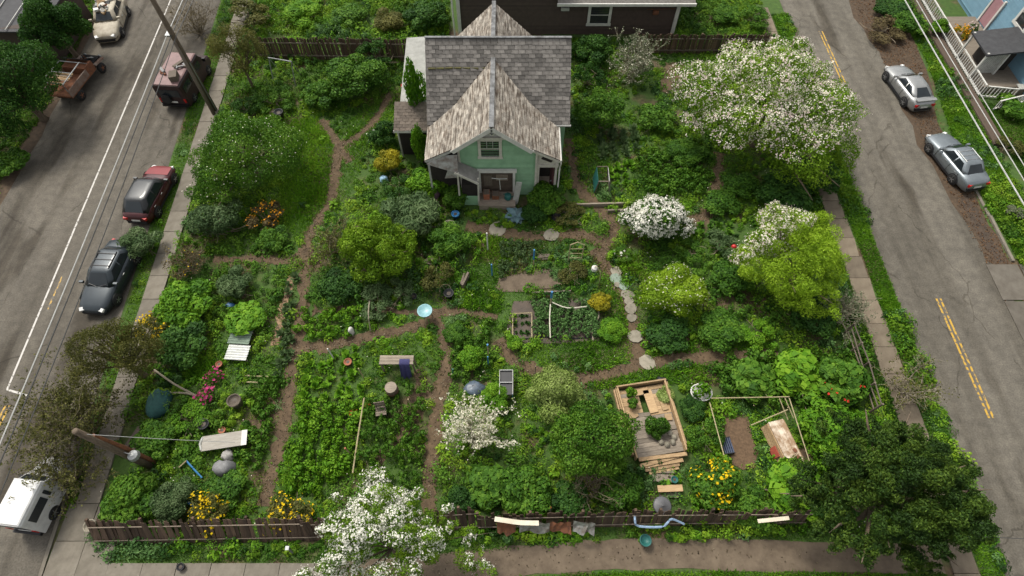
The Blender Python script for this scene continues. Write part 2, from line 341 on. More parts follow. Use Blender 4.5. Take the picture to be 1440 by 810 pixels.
a, b = G(8, 570), G(88, 388)
for q in (0, .2): strip('yellow_line', (a.x + q, a.y), (a.x + q - .05, a.y - 2.2), .10, .0105, YEL)
strip('yellow_line', (b.x, b.y), (G(66, 438).x, G(66, 438).y), .09, .0105, paint_mat('worn_yellow_paint', (.42, .26, .05), .5))
# earth shoulders
def blob(name, pts_px, z, mat, world=False, n=5, wob=.08, parent=None):
    P = [Vector((*p, 0)) if world else G(*p) for p in pts_px]; Q = smoothpath(P + [P[0]], n)[:-1]
    mb = MB(); vs = [(p.x + random.gauss(0, wob), p.y + random.gauss(0, wob), z) for p in Q]; mb.add(vs, [tuple(range(len(vs)))])
    o = mb.build(name, mat, parent); return struct(o) if parent is None else o
blob('road_shoulder', [(27.6, 18.6), (28.9, 18.4), (29.0, 24), (29.1, 30), (30.6, 38), (30.5, 60), (27.2, 60), (27.0, 44), (27.4, 36), (27.1, 28), (27.6, 20)], .0105, M_LITTER, True, wob=.12)
blob('mud_patch', [(27.9, 23.5), (28.5, 23.7), (28.6, 20.5), (28.4, 18.6), (28.0, 19.2), (27.8, 21.5)], .0145, M_MUD, True, 4, .06)
blob('road_shoulder', [(-34, 18), (-32.2, 20), (-31.6, 27), (-32.2, 36), (-32.6, 46), (-34.5, 46), (-34.5, 30)], .0105, M_LITTER, True, wob=.15)
def kerb(name, x0, y0, x1, y1, h=.13, wd=.16):
    n = max(1, int(math.hypot(x1 - x0, y1 - y0) / 2.4)); root = struct(link(name, None, None, (x0, y0, 0)))
    for i in range(n):
        t0, t1 = i / n, (i + 1) / n; mb = MB(); mb.beam((t0 * (x1 - x0), t0 * (y1 - y0), h / 2), (t1 * (x1 - x0) - (x1 - x0) / n * .008, t1 * (y1 - y0) - (y1 - y0) / n * .008, h / 2), wd, h)
        o = mb.build('kerb_stone', M_CONC, root); o.rotation_euler = (random.gauss(0, .006), random.gauss(0, .004), 0)
kerb('kerb', 29.05, 18.6, 29.15, 25.2); kerb('kerb', LE(1.2) + .08, 1.2, LE(5.6) + .08, 5.6, .10)
# pavements: each slab a piece of its own
def pavement(name, quads, z0=.03, th=.09, mat=M_CONC):
    xs = [p[0] for q in quads for p in q]; ys = [p[1] for q in quads for p in q]
    root = struct(link(name, None, None, (0, 0, 0)))
    for q in quads:
        c = Vector((sum(p[0] for p in q) / 4, sum(p[1] for p in q) / 4, 0)); mb = MB()
        mb.prism([((p[0] - c.x) * .984, (p[1] - c.y) * .984) for p in q], 0, th)
        o = mb.build('concrete_slab', mat, root); o.location = (c.x, c.y, z0 - .02 + random.uniform(-.012, .012)); o.rotation_euler = (random.gauss(0, .008), random.gauss(0, .01), random.gauss(0, .006))
q = []; y = 5.2
while y < 44:
    y1 = y + 1.55; q.append(((LS(y), y), (LS(y) + 1.08, y), (LS(y1) + 1.08, y1), (LS(y1), y1))); y = y1
pavement('left_pavement', q)
q = []; y = -1.0
while y < 42:
    y1 = y + random.uniform(1.35, 1.7); q.append(((19.15 + random.gauss(0, .05), y), (20.3 + random.gauss(0, .06), y), (20.35, y1), (19.2, y1))); y = y1
pavement('right_pavement', q, .025, .08, pm('stained_concrete', (.185, .152, .110), (.10, .078, .055), 1.6, .92, obj_var=.22, bump=.4))
q = []
for i in range(2):
    for j in range(4):
        x0, x1 = LE(2) + .2 + i * 1.35, LE(2) + .2 + (i + 1) * 1.35; y0 = -1.2 + j * 1.6; q.append(((x0, y0), (x1, y0), (x1, y0 + 1.6), (x0, y0 + 1.6)))
x = LE(2) + .2 + 2.7
while x < -8.4: q.append(((x, 1.35), (x + 1.5, 1.35), (x + 1.5, 2.72), (x, 2.72))); x += 1.5
pavement('front_pavement', q)
pavement('driveway_apron', [((27.35 + i * 1.9, 6.2 + j * 2.45), (29.2 + i * 1.9, 6.2 + j * 2.45), (29.2 + i * 1.9, 8.6 + j * 2.45), (27.4 + i * 1.9, 8.6 + j * 2.45)) for i in range(2) for j in range(5)], .025, .05, pm('dark_old_concrete', (.13, .117, .097), (.070, .060, .047), 1.5, .92, obj_var=.18, bump=.4))
# trodden paths; kept for the ground cover to avoid
AVOID = []
def ribbon(name, px, wd, mat=M_DIRT, z=.012, world=False, wob=.09):
    wd = wd if world else wd * .8; P = smoothpath([Vector((*p, 0)) if world else G(*p) for p in px], 9); AVOID.append((np.array([[p.x, p.y] for p in P]), wd * (.30 if world else .36)))
    l, r = [], []
    for i, p in enumerate(P):
        d = (P[min(i + 1, len(P) - 1)] - P[max(i - 1, 0)]).normalized(); s = Vector((-d.y, d.x, 0)); k = wd / 2 * (1 + random.gauss(0, .04 if world else .16))
        l.append(p + s * (k + random.gauss(0, wob))); r.append(p - s * (k + random.gauss(0, wob)))
    n = len(P); mb = MB(); mb.add([(v.x, v.y, z) for v in l + r], [(i, n + i, n + i + 1, i + 1) for i in range(n - 1)]); return struct(mb.build(name, mat))
ribbon('dirt_path', [(548, 135), (525, 172), (498, 196), (478, 208), (471, 245), (463, 285), (442, 318), (432, 345), (428, 400), (419, 470), (409, 540), (396, 610), (383, 670), (372, 712)], .85)
ribbon('dirt_path', [(452, 168), (466, 190), (480, 212), (492, 228)], .75, z=.016)
ribbon('dirt_path', [(300, 366), (350, 364), (400, 366), (436, 350)], .7, z=.020)
ribbon('dirt_path', [(410, 388), (403, 418), (394, 450), (386, 486)], .5, pm('sandy_earth', (.30, .20, .12), (.17, .11, .065), 4, .95, bump=.4), z=.016)
ribbon('dirt_path', [(418, 489), (460, 487), (510, 476), (560, 466), (602, 452)], .85, z=.024)
ribbon('dirt_path', [(604, 440), (624, 468), (628, 505), (619, 560), (610, 620), (603, 680), (604, 722)], .92, z=.028)
ribbon('dirt_path', [(700, 478), (722, 505), (760, 525), (810, 534), (855, 526), (905, 512), (960, 503), (1030, 500), (1095, 498)], .95, z=.016)
ribbon('dirt_path', [(832, 352), (858, 382), (880, 418), (890, 458), (898, 510)], 1.0, z=.020)
ribbon('dirt_path', [(655, 318), (700, 326), (760, 332), (815, 330), (850, 345), (842, 362)], .95, z=.024)
ribbon('dirt_path', [(440, 438), (520, 437), (602, 440), (650, 438), (700, 446)], .6, z=.032)
ribbon('dirt_path', [(800, 195), (806, 230), (812, 262), (838, 290), (862, 318), (852, 345)], .95, z=.028)
ribbon('dirt_path', [(1012, 215), (1006, 262), (995, 300), (960, 312)], .8, z=.016)
ribbon('dirt_path', [(585, 520), (590, 580), (540, 640), (535, 690)], .5, z=.016)
ribbon('front_earth_path', [(-8.6, 2.05), (-3, 2.5), (2, 2.95), (6, 3.1), (12, 3.0), (18.9, 2.9)], 1.25, M_DIRTG, .020, True, .02)
BEDS = []
def bed(px, mat=M_DIRT, z=.036):
    P = [G(*p) for p in px]; BEDS.append(np.array([[p.x, p.y] for p in P])); return blob('soil_bed', px, z, mat, wob=.05)
bed([(1014, 588), (1045, 580), (1060, 620), (1062, 655), (1030, 655), (1012, 625)], pm('brown_mulch', (.15, .095, .055), (.06, .038, .022), 7, .95, bump=.8, detail=10))
bed([(722, 424), (836, 422), (842, 478), (720, 478)], M_MUD, .040)
bed([(700, 392), (770, 378), (790, 402), (705, 410)], M_DIRTG, .040)
bed([(936, 88), (962, 92), (960, 132), (930, 128)], M_DIRT, .040)

# ---------------------------------------------------------------- fences
def plank_variants(wd, h, th=.025, n=4):
    out = []
    for i in range(n):
        mb = MB(); k = random.uniform(-.08, .08); a = wd / 2
        mb.prism([(-a, 0), (a, 0), (a, h + k), (a * .3, h + random.uniform(-.04, .05)), (-a, h - k * .5)], -th / 2, th / 2)
        mb.v = [(x, z, y) for x, y, z in mb.v]; mb.f = [f[::-1] for f in mb.f]; out.append(mb.mesh('plank', M_FENCE))
    return out
def fence(label, base, h, lean, wd=.15, gap=.008, post_every=2.3, skip=()):
    root = thing('plank_fence', label, 'fence', base[0]); P = [Vector(p) for p in base]; o0 = P[0]; var = plank_variants(wd, h); s = 0; np_ = 0
    for i in range(len(P) - 1):
        d = P[i + 1] - P[i]; L = d.length; d.normalize(); ang = math.atan2(d.y, d.x); n = int(L / (wd + gap))
        ln = lean[i] if hasattr(lean, '__len__') else lean; nrm = Vector((-d.y, d.x, 0))
        upv = Vector((0, 0, math.cos(ln))) + nrm * math.sin(ln)
        for k in range(n):
            if random.random() < .02: continue
            c = P[i] + d * (k + .5) * (wd + gap) - o0
            o = link('plank', random.choice(var), root, c + Vector((0, 0, random.uniform(-.03, .02))), (-ln + random.gauss(0, .035), random.gauss(0, .028), ang + random.gauss(0, .03)))
            o.rotation_euler = (Matrix.Rotation(ang, 3, 'Z') @ Matrix.Rotation(-ln + random.gauss(0, .04), 3, 'X') @ Matrix.Rotation(random.gauss(0, .028), 3, 'Y')).to_euler()
        for q in (.22, .80):
            mb = MB(); a = P[i] - o0 + upv * h * q; b = a + d * L; off = nrm * (.035 if q < .5 else .036); mb.beam(a - off * 1.2, b - off * 1.2, .04, .09); mb.build('rail', M_WOOD, root)
        for k in range(int(L / post_every) + 1):
            a = P[i] - o0 + d * min(L, k * post_every) + nrm * .08; mb = MB(); mb.beam(a - upv * .05, a + upv * (h + .05), .11, .11); mb.build('post', M_FENCE, root)
    return root
fence('leaning dark brown plank fence along the front of the garden', [(-18.5, 3.45, 0), (-9.2, 3.6, 0), (-1.5, 4.1, 0), (6.5, 4.25, 0), (13.2, 4.3, 0)], 1.45, [R(32), R(28), R(15), R(15)])
fence('tall dark plank fence at the back, left of the house', [(G(365, 86).x, 36.6, 0), (G(585, 88).x, 36.4, 0)], 1.75, R(2))
fence('weathered plank fence at the back, right of the house', [(9.2, 37.2, 0), (18.8, 37.2, 0)], 1.6, R(1))

# ================================================================ HOUSES
M_SHING = pm('grey_shingle', (.185, .172, .158), (.085, .078, .07), 5, .9, obj_var=.42, isl=True, bump=.3)
M_SHAKE = pm('weathered_shaded_shake', (.34, .31, .265), (.070, .050, .035), 2.2, .9, stretch=(4.5, .55, 4.5), obj_var=.30, isl=True, bump=.3, contrast=.12, world=True)  # streaks along the courses put their shading into the weathered wood colour
M_SHBR = pm('brown_shingle', (.17, .14, .115), (.09, .07, .055), 6, .9, obj_var=.28, isl=True)
M_RIDGE = pm('ridge_flashing', (.20, .205, .21), (.075, .075, .075), 2.5, .75, .1, contrast=.14)
M_GREEN = pm('mint_clapboard', (.255, .43, .265), (.15, .28, .165), 1.6, .7, obj_var=.10)
M_CREAM = pm('cream_trim', (.56, .54, .47), (.38, .36, .31), 4, .65)
M_GLASS = pm('window_glass', (.03, .035, .04), (.02, .022, .026), 2, .08, spec=.8)
M_INT = pm('recess_shade', (.03, .025, .022), (.015, .012, .01), 3, .9)  # near-black colour stands for the shade in openings and recesses
M_UNDER = pm('roof_deck', (.07, .055, .045), None, 3, .9)
def shingle_field(parent, o0, name, P0, u, v, spans, rows, w_, expo, mat, cap, test=None, th=.022):
    "lays lapped shingles on a slope; the first ones as pieces, the rest joined"
    u = Vector(u).normalized(); v = Vector(v).normalized(); n = u.cross(v)
    if n.z < 0: n = -n
    y = n.cross(u); y = y if y.dot(v) > 0 else -y
    var = []
    for k in range(3):
        mb = MB(); a = w_ / 2 * random.uniform(.93, .975); L = expo * 1.5; mb.box((0, 0, 0), (2 * a, L, th)); me = mb.mesh(name, mat); var.append(me)
    xax = y.cross(n); Rm = Matrix((xax, y, n)).transposed() @ Matrix.Rotation(R(-3.2), 3, 'X'); slots = []
    for r in range(rows):
        s0, s1 = spans(r * expo) ; x = s0 - (w_ * .5 if r % 2 else 0) 
        while x < s1 - .02:
            xa, xb = max(x, s0), min(x + w_, s1)
            p = Vector(P0) + u * (xa + xb) / 2 + v * (r * expo + expo * .55) + n * .03
            if xb - xa > .06 and (test is None or test(p)): slots.append((p, (xb - xa) / w_))
            x += w_
    k = min(cap[0], len(slots)); cap[0] -= k
    pick = set(random.sample(range(len(slots)), k)) if k < len(slots) else set(range(len(slots)))
    rest = MB(); base = [(sx * w_ * .475, sy * expo * .75, sz * th / 2) for sz in (-1, 1) for sx, sy in ((-1, -1), (1, -1), (1, 1), (-1, 1))]
    for i, (p, sx) in enumerate(slots):
        J = Rm @ Matrix.Rotation(random.gauss(0, .02), 3, 'Z') @ Matrix.Rotation(random.gauss(0, .014), 3, 'X'); p = p + v * random.gauss(0, .012)
        if i in pick: link(name, random.choice(var), parent, p - o0, J.to_euler(), (sx, 1, 1))
        else: rest.add([J @ Vector((a * sx, b, c)) + p - o0 for a, b, c in base], [(3, 2, 1, 0), (4, 5, 6, 7), (0, 1, 5, 4), (1, 2, 6, 5), (2, 3, 7, 6), (3, 0, 4, 7)])
    if rest.v: stuff(rest.build(name, mat, parent))
def clapboards(parent, o0, p0, u, n, rows, span, hh, mat, name='clapboard'):
    u = Vector(u); n = Vector(n)
    for r in range(rows):
        for s0, s1 in span(r * hh + hh / 2):
            if s1 - s0 < .05: continue
            mb = MB(); a = Vector(p0) + u * s0 + Vector((0, 0, r * hh)); b = Vector(p0) + u * s1 + Vector((0, 0, r * hh)); up = Vector((0, 0, hh))
            vs = [a, b, b + up, a + up, a + n * .065, b + n * .065, b + up + n * .008, a + up + n * .008]; vs = [q - o0 for q in vs]
            mb.add(vs, [(0, 1, 2, 3), (4, 7, 6, 5), (0, 4, 5, 1), (3, 2, 6, 7), (0, 3, 7, 4), (1, 5, 6, 2)]); mb.build(name, mat, parent)
def window(parent, o0, c, u, n, w_, h, mat=M_WHITE, fr=.12, bars=True, name='window'):
    u = Vector(u); n = Vector(n); c = Vector(c) - o0; z = Vector((0, 0, 1)); Rm = Matrix((u, n, z)).transposed()
    mb = MB()
    for s in (-1, 1):
        mb.box(c + u * s * (w_ / 2 - fr / 2) + n * .05, (fr, .09, h), Rm)
        mb.box(c + z * s * (h / 2 - fr / 2) + n * .051, (w_ + (.1 if s < 0 else 0.04), .094, fr), Rm)
    if bars: mb.box(c + n * .045, (w_ - 2 * fr, .05, .05), Rm)
    win = mb.build(name, mat, parent)
    MB().box(c + n * .034, (w_ - 2 * fr + .01, .012, h - 2 * fr + .01), Rm).build('pane', M_GLASS, win); return win

# ---- the green cottage
O = Vector((-1.0, 23.6, 0)); CX = -1.1
house = thing('cottage', 'small mint green wooden cottage with weathered shingle roofs in the garden', 'house', O)
def hb(mb, name, mat, parent=None, smooth=False):
    mb.v = [(x - O.x, y - O.y, z - O.z) for x, y, z in mb.v]; return mb.build(name, mat, parent or house, smooth)
zw = lambda x: (6.05 - .77 * abs(x - CX)) if abs(x - CX) < 2.2 else 4.356 - (abs(x - CX) - 2.2) * .55
EV, RV = (26.0, 3.6), (29.6, 6.8); zm = lambda y: EV[1] + (y - EV[0]) * (RV[1] - EV[1]) / (RV[0] - EV[0])
XL, XR = -5.0, 3.4
mb = MB(); mb.box((-3.0, 26.4 - 1.4, 1.75), (.16, 2.8, 3.5)); mb.box((1.35, 25.0, 1.75), (.16, 2.8, 3.5)); mb.box((CX + .3, 24.2, 1.0), (4.3, .1, 2.0))
mb.add([(-3.05, 23.68, 0), (1.4, 23.68, 0), (1.4, 23.68, zw(1.4) - .1), (CX, 23.68, 5.85), (-3.05, 23.68, zw(-3.05) - .1)], [(0, 1, 2, 3, 4)])
wall = hb(mb, 'front_wall', M_GREEN)
def fspan(z):
    e = 2.15 if z > 3.9 else 9
    k = max(0, (5.9 - z) / .77) if z > 4.1 else 9
    a, b = max(-3.05, CX - min(k, e)), min(1.4, CX + min(k, e))
    return [(a + 3.05, b + 3.05)]
clapboards(wall, O, (-3.05, 23.68, .05), (1, 0, 0), (0, -1, 0), 28, fspan, .19, M_GREEN)
mb = MB(); mb.box(((XL + XR) / 2, 29.6, 1.8), (XR - XL - .4, 6.7, 3.6))
mb.add([(XR - .2, 26.3, 3.6), (XR - .2, 32.9, 3.6), (XR - .2, 29.6, 6.55), (XL + .2, 26.3, 3.6), (XL + .2, 32.9, 3.6), (XL + .2, 29.6, 6.55)], [(0, 1, 2), (5, 4, 3)])
hb(mb, 'main_wall', M_GREEN)
cap = [300]; cap2 = [300]
mb = MB(); mb.slab([(XL, EV[0], EV[1]), (XR, EV[0], EV[1]), (XR, RV[0], RV[1]), (XL, RV[0], RV[1])], .08)
mb.slab([(XR, 33.2, 3.6), (XL, 33.2, 3.6), (XL, 29.602, 6.8), (XR, 29.602, 6.8)], .08)
roof = hb(mb, 'main_roof', M_UNDER)
sl_ = math.hypot(3.6, 3.2); vv = Vector((0, 3.6, 3.2)).normalized()
shingle_field(roof, O, 'shingle', (XL, EV[0], EV[1]), (1, 0, 0), vv, lambda s: (-.04, XR - XL + .04), int(sl_ / .235), .40, .235, M_SHING, cap, lambda p: not (abs(p.x - CX) < 3.7 and p.z < zw(p.x) - .02 and p.y < 29.0))
mb = MB(); mb.beam((XL - .05, 29.6, 6.86), (XR + .05, 29.6, 6.86), .15, .05); hb(mb, 'ridge_cap', M_RIDGE, roof)
mb = MB(); mb.tube([(XL + .2, EV[0] - .05, 3.53), (XR + .1, EV[0] - .05, 3.53)], .07, 6); hb(mb, 'gutter', M_GREYW)
# rear cross gable
mb = MB(); mb.slab([(CX, 29.5, 6.75), (CX, 33.0, 6.75), (CX - 2.9, 33.0, 3.95), (CX - 2.9, 29.5, 3.95)], .07); mb.slab([(CX + 2.9, 29.5, 3.95), (CX + 2.9, 33.0, 3.95), (CX, 33.0, 6.751), (CX, 29.5, 6.751)], .07)
rr_ = hb(mb, 'rear_gable_roof', M_UNDER); gs = math.hypot(2.9, 2.8)
for s in (-1, 1):
    shingle_field(rr_, O, 'shake', (CX + s * 2.9, 29.6, 3.95), (0, 1, 0), (-s * 2.9 / gs, 0, 2.8 / gs), lambda q: (0, 3.45), int(gs / .19), .34, .19, M_SHAKE, [0])
mb = MB(); mb.beam((CX, 29.7, 6.83), (CX, 33.1, 6.83), .24, .06); hb(mb, 'ridge_cap', M_RIDGE, rr_)
mb = MB(); mb.add([(CX - 2.7, 32.8, 0), (CX + 2.7, 32.8, 0), (CX + 2.7, 32.8, 4.0), (CX, 32.8, 6.6), (CX - 2.7, 32.8, 4.0)], [(4, 3, 2, 1, 0)]); mb.box((CX, 31.5, 2), (5.3, 2.5, 4)); hb(mb, 'rear_wall', M_GREEN)
# front wing roof: steep upper slopes and flatter skirts
Y0, Y1 = 23.15, 29.0; mb = MB()
for s in (-1, 1):
    a, b, c, d = (CX, Y0, 6.05), (CX + s * 2.2, Y0, 4.356), (CX + s * 2.2, Y1, 4.356), (CX, Y1, 6.05); mb.slab([a, b, c, d] if s < 0 else [a, d, c, b], .06)
    a, b, c, d = (CX + s * 2.2, Y0 + .1, 4.356), (CX + s * 3.85, Y0 + .1, 3.448), (CX + s * 3.85, 27.0, 3.448), (CX + s * 2.2, 27.0, 4.356); mb.slab([a, b, c, d] if s < 0 else [a, d, c, b], .055)
# the slabs' normals must face up
wroof = hb(mb, 'front_wing_roof', M_UNDER); us = math.hypot(2.2, 1.694); ks = math.hypot(1.65, .908)
for s in (-1, 1):
    tst = lambda p: p.z > zm(p.y) - .05 or p.y < 26.0
    shingle_field(wroof, O, 'shake', (CX + s * 2.2, Y0, 4.356), (0, 1, 0), (-s * 2.2 / us, 0, 1.694 / us), lambda q: (-.03, Y1 - Y0), int(us / .185), .34, .185, M_SHAKE, cap2, tst)
    shingle_field(wroof, O, 'shake', (CX + s * 3.85, Y0 + .1, 3.448), (0, 1, 0), (-s * 1.65 / ks, 0, .908 / ks), lambda q: (-.03, 27 - Y0 - .1), int(ks / .187), .34, .187, M_SHAKE, cap2, tst)
mb = MB(); mb.beam((CX, Y0 - .05, 6.12), (CX, 28.75, 6.12), .26, .05); hb(mb, 'ridge_cap', M_RIDGE, wroof)
for s in (-1, 1):
    mb = MB(); mb.beam((CX, Y0 - .01, 5.93), (CX + s * 2.25, Y0 - .01, 4.2), .06, .26); hb(mb, 'bargeboard', M_WHITE)
    mb = MB(); mb.beam((CX + s * 2.2, Y0 + .085, 4.24), (CX + s * 3.85, Y0 + .085, 3.34), .05, .14); hb(mb, 'bargeboard', M_CREAM if s > 0 else M_GREYW)
mb = MB(); mb.box((CX, 23.5, 4.93), (2.7, .12, .14)); hb(mb, 'gable_beam', M_CREAM)
mb = MB(); mb.add([(CX - 1.25, 23.56, 5.0), (CX + 1.25, 23.56, 5.0), (CX, 23.56, 5.92)], [(0, 1, 2)]); hb(mb, 'gable_panel', M_GREYW)
mb = MB()
for k in range(4):
    a = math.pi / 2 * k; mb.beam((CX + .2 * math.cos(a), 23.5, 5.3 + .2 * math.sin(a)), (CX + .2 * math.cos(a + math.pi / 2), 23.5, 5.3 + .2 * math.sin(a + math.pi / 2)), .05, .06)
hb(mb, 'gable_ornament', M_WHITE)
window(house, O, (-1.25, 23.66, 4.0), (1, 0, 0), (0, -1, 0), 1.35, 1.55, M_CREAM, .16)
for x in (-1.42, -1.08):
    mb = MB(); mb.box((x, 23.58, 4.33), (.03, .03, .6)); hb(mb, 'glazing_bar', M_GREYW)
for x, a, b in ((-3.05, 0, 3.9), (1.42, 0, 3.7)): mb = MB(); mb.box((x, 23.62, (a + b) / 2), (.12, .14, b - a)); hb(mb, 'corner_board', M_CREAM)
# right entrance porch
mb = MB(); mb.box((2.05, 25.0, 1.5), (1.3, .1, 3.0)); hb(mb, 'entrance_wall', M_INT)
mb = MB(); mb.box((2.05, 24.6, .12), (1.35, 1.7, .24)); hb(mb, 'entrance_step', M_DECK)
for x in (1.56, 2.62): mb = MB(); mb.box((x, 23.72, 1.35), (.13, .13, 2.7)); hb(mb, 'porch_post', M_CREAM)
mb = MB(); mb.box((2.09, 23.72, 2.55), (1.3, .16, .2)); hb(mb, 'porch_lintel', M_CREAM)
mb = MB(); mb.add([(1.5, 23.70, 2.66), (2.72, 23.70, 2.66), (2.72, 23.70, 3.30), (1.5, 23.70, 3.95)], [(0, 1, 2, 3)]); hb(mb, 'porch_gable_panel', M_CREAM)
mb = MB(); mb.beam((1.75, 23.67, 3.25), (2.35, 23.67, 2.95), .03, .26); hb(mb, 'gable_opening', M_INT)
mb = MB(); mb.box((2.42, 24.05, 1.2), (.06, .62, 2.1), (0, 0, R(12))); dr = hb(mb, 'door', pm('maroon_door', (.13, .045, .05), (.07, .025, .03), 3, .5)); mb = MB(); mb.lathe([(.03, -.03), (.045, 0), (.03, .03)], 8, (2.37, 23.82, 1.1)); hb(mb, 'handle', M_GALV, dr)
mb = MB(); mb.tube([(2.78, 23.3, 3.45), (2.82, 23.25, 3.2), (2.80, 23.5, 2.6), (2.80, 23.5, .1)], .045, 8); hb(mb, 'downpipe', M_WHITE)
mb = MB(); mb.tube([(2.80, 23.2, 3.44), (2.80, 27.0, 3.44)], .06, 6); hb(mb, 'gutter', M_WHITE)
# front porch bay with sloping canopy
mb = MB(); mb.box((-.9, 23.0, .2), (2.2, 1.15, .4)); hb(mb, 'porch_floor', M_DECK)
for x in (-1.95, .12): mb = MB(); mb.box((x, 23.5, 1.25), (.15, .13, 2.1)); hb(mb, 'porch_post', M_WHITE)
mb = MB(); mb.box((-.9, 23.49, 2.32), (2.35, .16, .2)); hb(mb, 'porch_lintel', M_WHITE)
mb = MB(); mb.box((-.9, 23.575, 1.3), (1.95, .06, 1.85)); hb(mb, 'porch_back', pm('dim_porch_boards', (.10, .075, .055), (.045, .033, .025), 3, .9))
for x, z, w_, h in ((-1.45, 1.45, .5, .9), (-.6, 1.7, .7, .5)): mb = MB(); mb.box((x, 23.53, z), (w_, .04, h)); hb(mb, 'porch_shelf', M_WOOD)
mb = MB(); mb.tube([(-1.2, 23.3, 1.9), (-.8, 23.15, 2.0), (-.3, 23.3, 1.85)], .03, 5); mb.tube([(-.75, 23.2, 1.95), (-.7, 23.1, 1.1)], .025, 5); hb(mb, 'porch_clutter', M_GREYW)
mb = MB(); mb.slab([(-3.3, 22.75, 3.05), (-1.95, 22.6, 2.28), (-1.95, 23.5, 2.38), (-3.3, 23.6, 3.12)], .06); hb(mb, 'side_canopy', pm('grey_roll_roofing', (.28, .27, .25), (.17, .16, .15), 4, .85))
mb = MB(); mb.beam((-3.3, 22.72, 2.98), (-1.95, 22.57, 2.2), .05, .14); hb(mb, 'canopy_fascia', M_CREAM)
for x in (-3.2, -2.05): mb = MB(); mb.beam((x, 22.8, 0), (x + .08, 22.75, 2.5 if x > -3 else 2.95), .1, .1); hb(mb, 'canopy_post', M_CREAM)
mb = MB(); mb.box((-2.6, 22.8, .45), (1.1, .06, .8)); hb(mb, 'porch_panel', M_GREEN)
mb = MB(); mb.box((.3, 22.9, 1.0), (.34, .06, 2.0), (0, R(7), 0)); hb(mb, 'loose_screen', M_GREYW)
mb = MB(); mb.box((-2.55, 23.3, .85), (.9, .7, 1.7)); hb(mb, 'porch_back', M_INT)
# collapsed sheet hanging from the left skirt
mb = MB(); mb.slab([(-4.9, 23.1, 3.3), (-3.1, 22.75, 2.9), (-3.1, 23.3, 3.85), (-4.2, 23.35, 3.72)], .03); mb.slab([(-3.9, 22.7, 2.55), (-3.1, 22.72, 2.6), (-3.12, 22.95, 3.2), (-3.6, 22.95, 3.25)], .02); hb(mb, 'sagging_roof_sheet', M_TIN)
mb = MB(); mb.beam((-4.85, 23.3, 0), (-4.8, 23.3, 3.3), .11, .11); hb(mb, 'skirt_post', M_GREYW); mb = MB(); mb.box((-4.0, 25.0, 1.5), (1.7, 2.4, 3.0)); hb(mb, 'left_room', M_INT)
# pale flat roof and brown lean-to on the left
mb = MB(); mb.slab([(-7.0, 28.4, 2.95), (-5.0, 28.4, 3.1), (-5.0, 35.0, 3.1), (-7.2, 35.0, 2.95)], .12); hb(mb, 'flat_roof', pm('pale_felt_roof', (.34, .34, .315), (.19, .19, .175), 2, .85))
mb = MB(); mb.box((-5.95, 31.6, 1.4), (1.8, 6.3, 2.8)); hb(mb, 'side_wall', M_GREYW)
mb = MB(); mb.slab([(-7.3, 26.7, 2.45), (-4.3, 26.7, 2.45), (-4.3, 28.4, 3.15), (-7.3, 28.4, 3.15)], .07); lr = hb(mb, 'lean_to_roof', M_UNDER)
shingle_field(lr, O, 'shingle', (-7.3, 26.7, 2.45), (1, 0, 0), (0, 1.7, .7), lambda s: (0, 3.0), 9, .36, .2, M_SHBR, [0])
mb = MB(); mb.box((-5.8, 26.66, 2.36), (3.05, .05, .16)); hb(mb, 'fascia', M_WHITE); mb = MB(); mb.box((-5.8, 27.7, 1.15), (2.8, 1.3, 2.3)); hb(mb, 'lean_to_wall', M_INT)  # lean-to wall coloured near-black for the shade under its roof
for x in (-7.1, -5.2): mb = MB(); mb.beam((x, 26.8, 0), (x, 26.8, 2.4), .1, .1); hb(mb, 'lean_to_post', M_GREYW)
mb = MB()
for i in range(7): mb.beam((-4.9 + i * .5, 28.35 + i * .02, 5.72), (-4.45 + i * .5, 28.36, 5.72 + random.uniform(-.02, .03)), .2, .06)
hb(mb, 'moss_strip', pm('roof_moss', (.10, .095, .03), (.05, .045, .018), 5, .95))

# ---- brown house behind
B = Vector((4, 39.5, 0)); bh = thing('neighbour_house', 'dark brown clapboard house with white window behind the cottage', 'house', B)
def bb(mb, name, mat, parent=None):
    mb.v = [(x - B.x, y - B.y, z) for x, y, z in mb.v]; return mb.build(name, mat, parent or bh)
M_BROWN = pm('dark_brown_clapboard', (.065, .045, .036), (.04, .028, .022), 3, .8, obj_var=.18)
mb = MB(); mb.box((4.2, 43.5, 1.6), (16.2, 7.9, 3.2)); mb.box((-.6, 43.4, 3.4), (6.6, 7.7, 6.8)); wl = bb(mb, 'wall', M_BROWN)
clapboards(wl, B, (-3.9, 39.54, .05), (1, 0, 0), (0, -1, 0), 21, lambda z: [(0, 16.2)], .15, M_BROWN)
window(bh, B, (6.5, 39.52, 1.65), (1, 0, 0), (0, -1, 0), 1.75, 1.75, M_WHITE, .2)
for x in (12.22, -3.95): mb = MB(); mb.box((x, 39.47, 1.6), (.26, .2, 3.2)); bb(mb, 'corner_board', M_WHITE)
mb = MB(); mb.slab([(3.3, 38.9, 2.95), (13.2, 38.9, 2.95), (13.2, 43.5, 4.6), (3.3, 43.5, 4.6)], .12); mb.slab([(13.2, 48.1, 2.95), (3.3, 48.1, 2.95), (3.3, 43.5, 4.6), (13.2, 43.5, 4.6)], .12); bb(mb, 'roof', M_SHING)
mb = MB(); mb.box((8.25, 38.84, 2.86), (10.0, .1, .2)); bb(mb, 'fascia', M_WHITE)
mb = MB(); mb.slab([(-4.3, 39.0, 6.8), (3.0, 39.0, 6.8), (3.0, 47.5, 6.9), (-4.3, 47.5, 6.9)], .2); bb(mb, 'upper_roof', M_SHING)
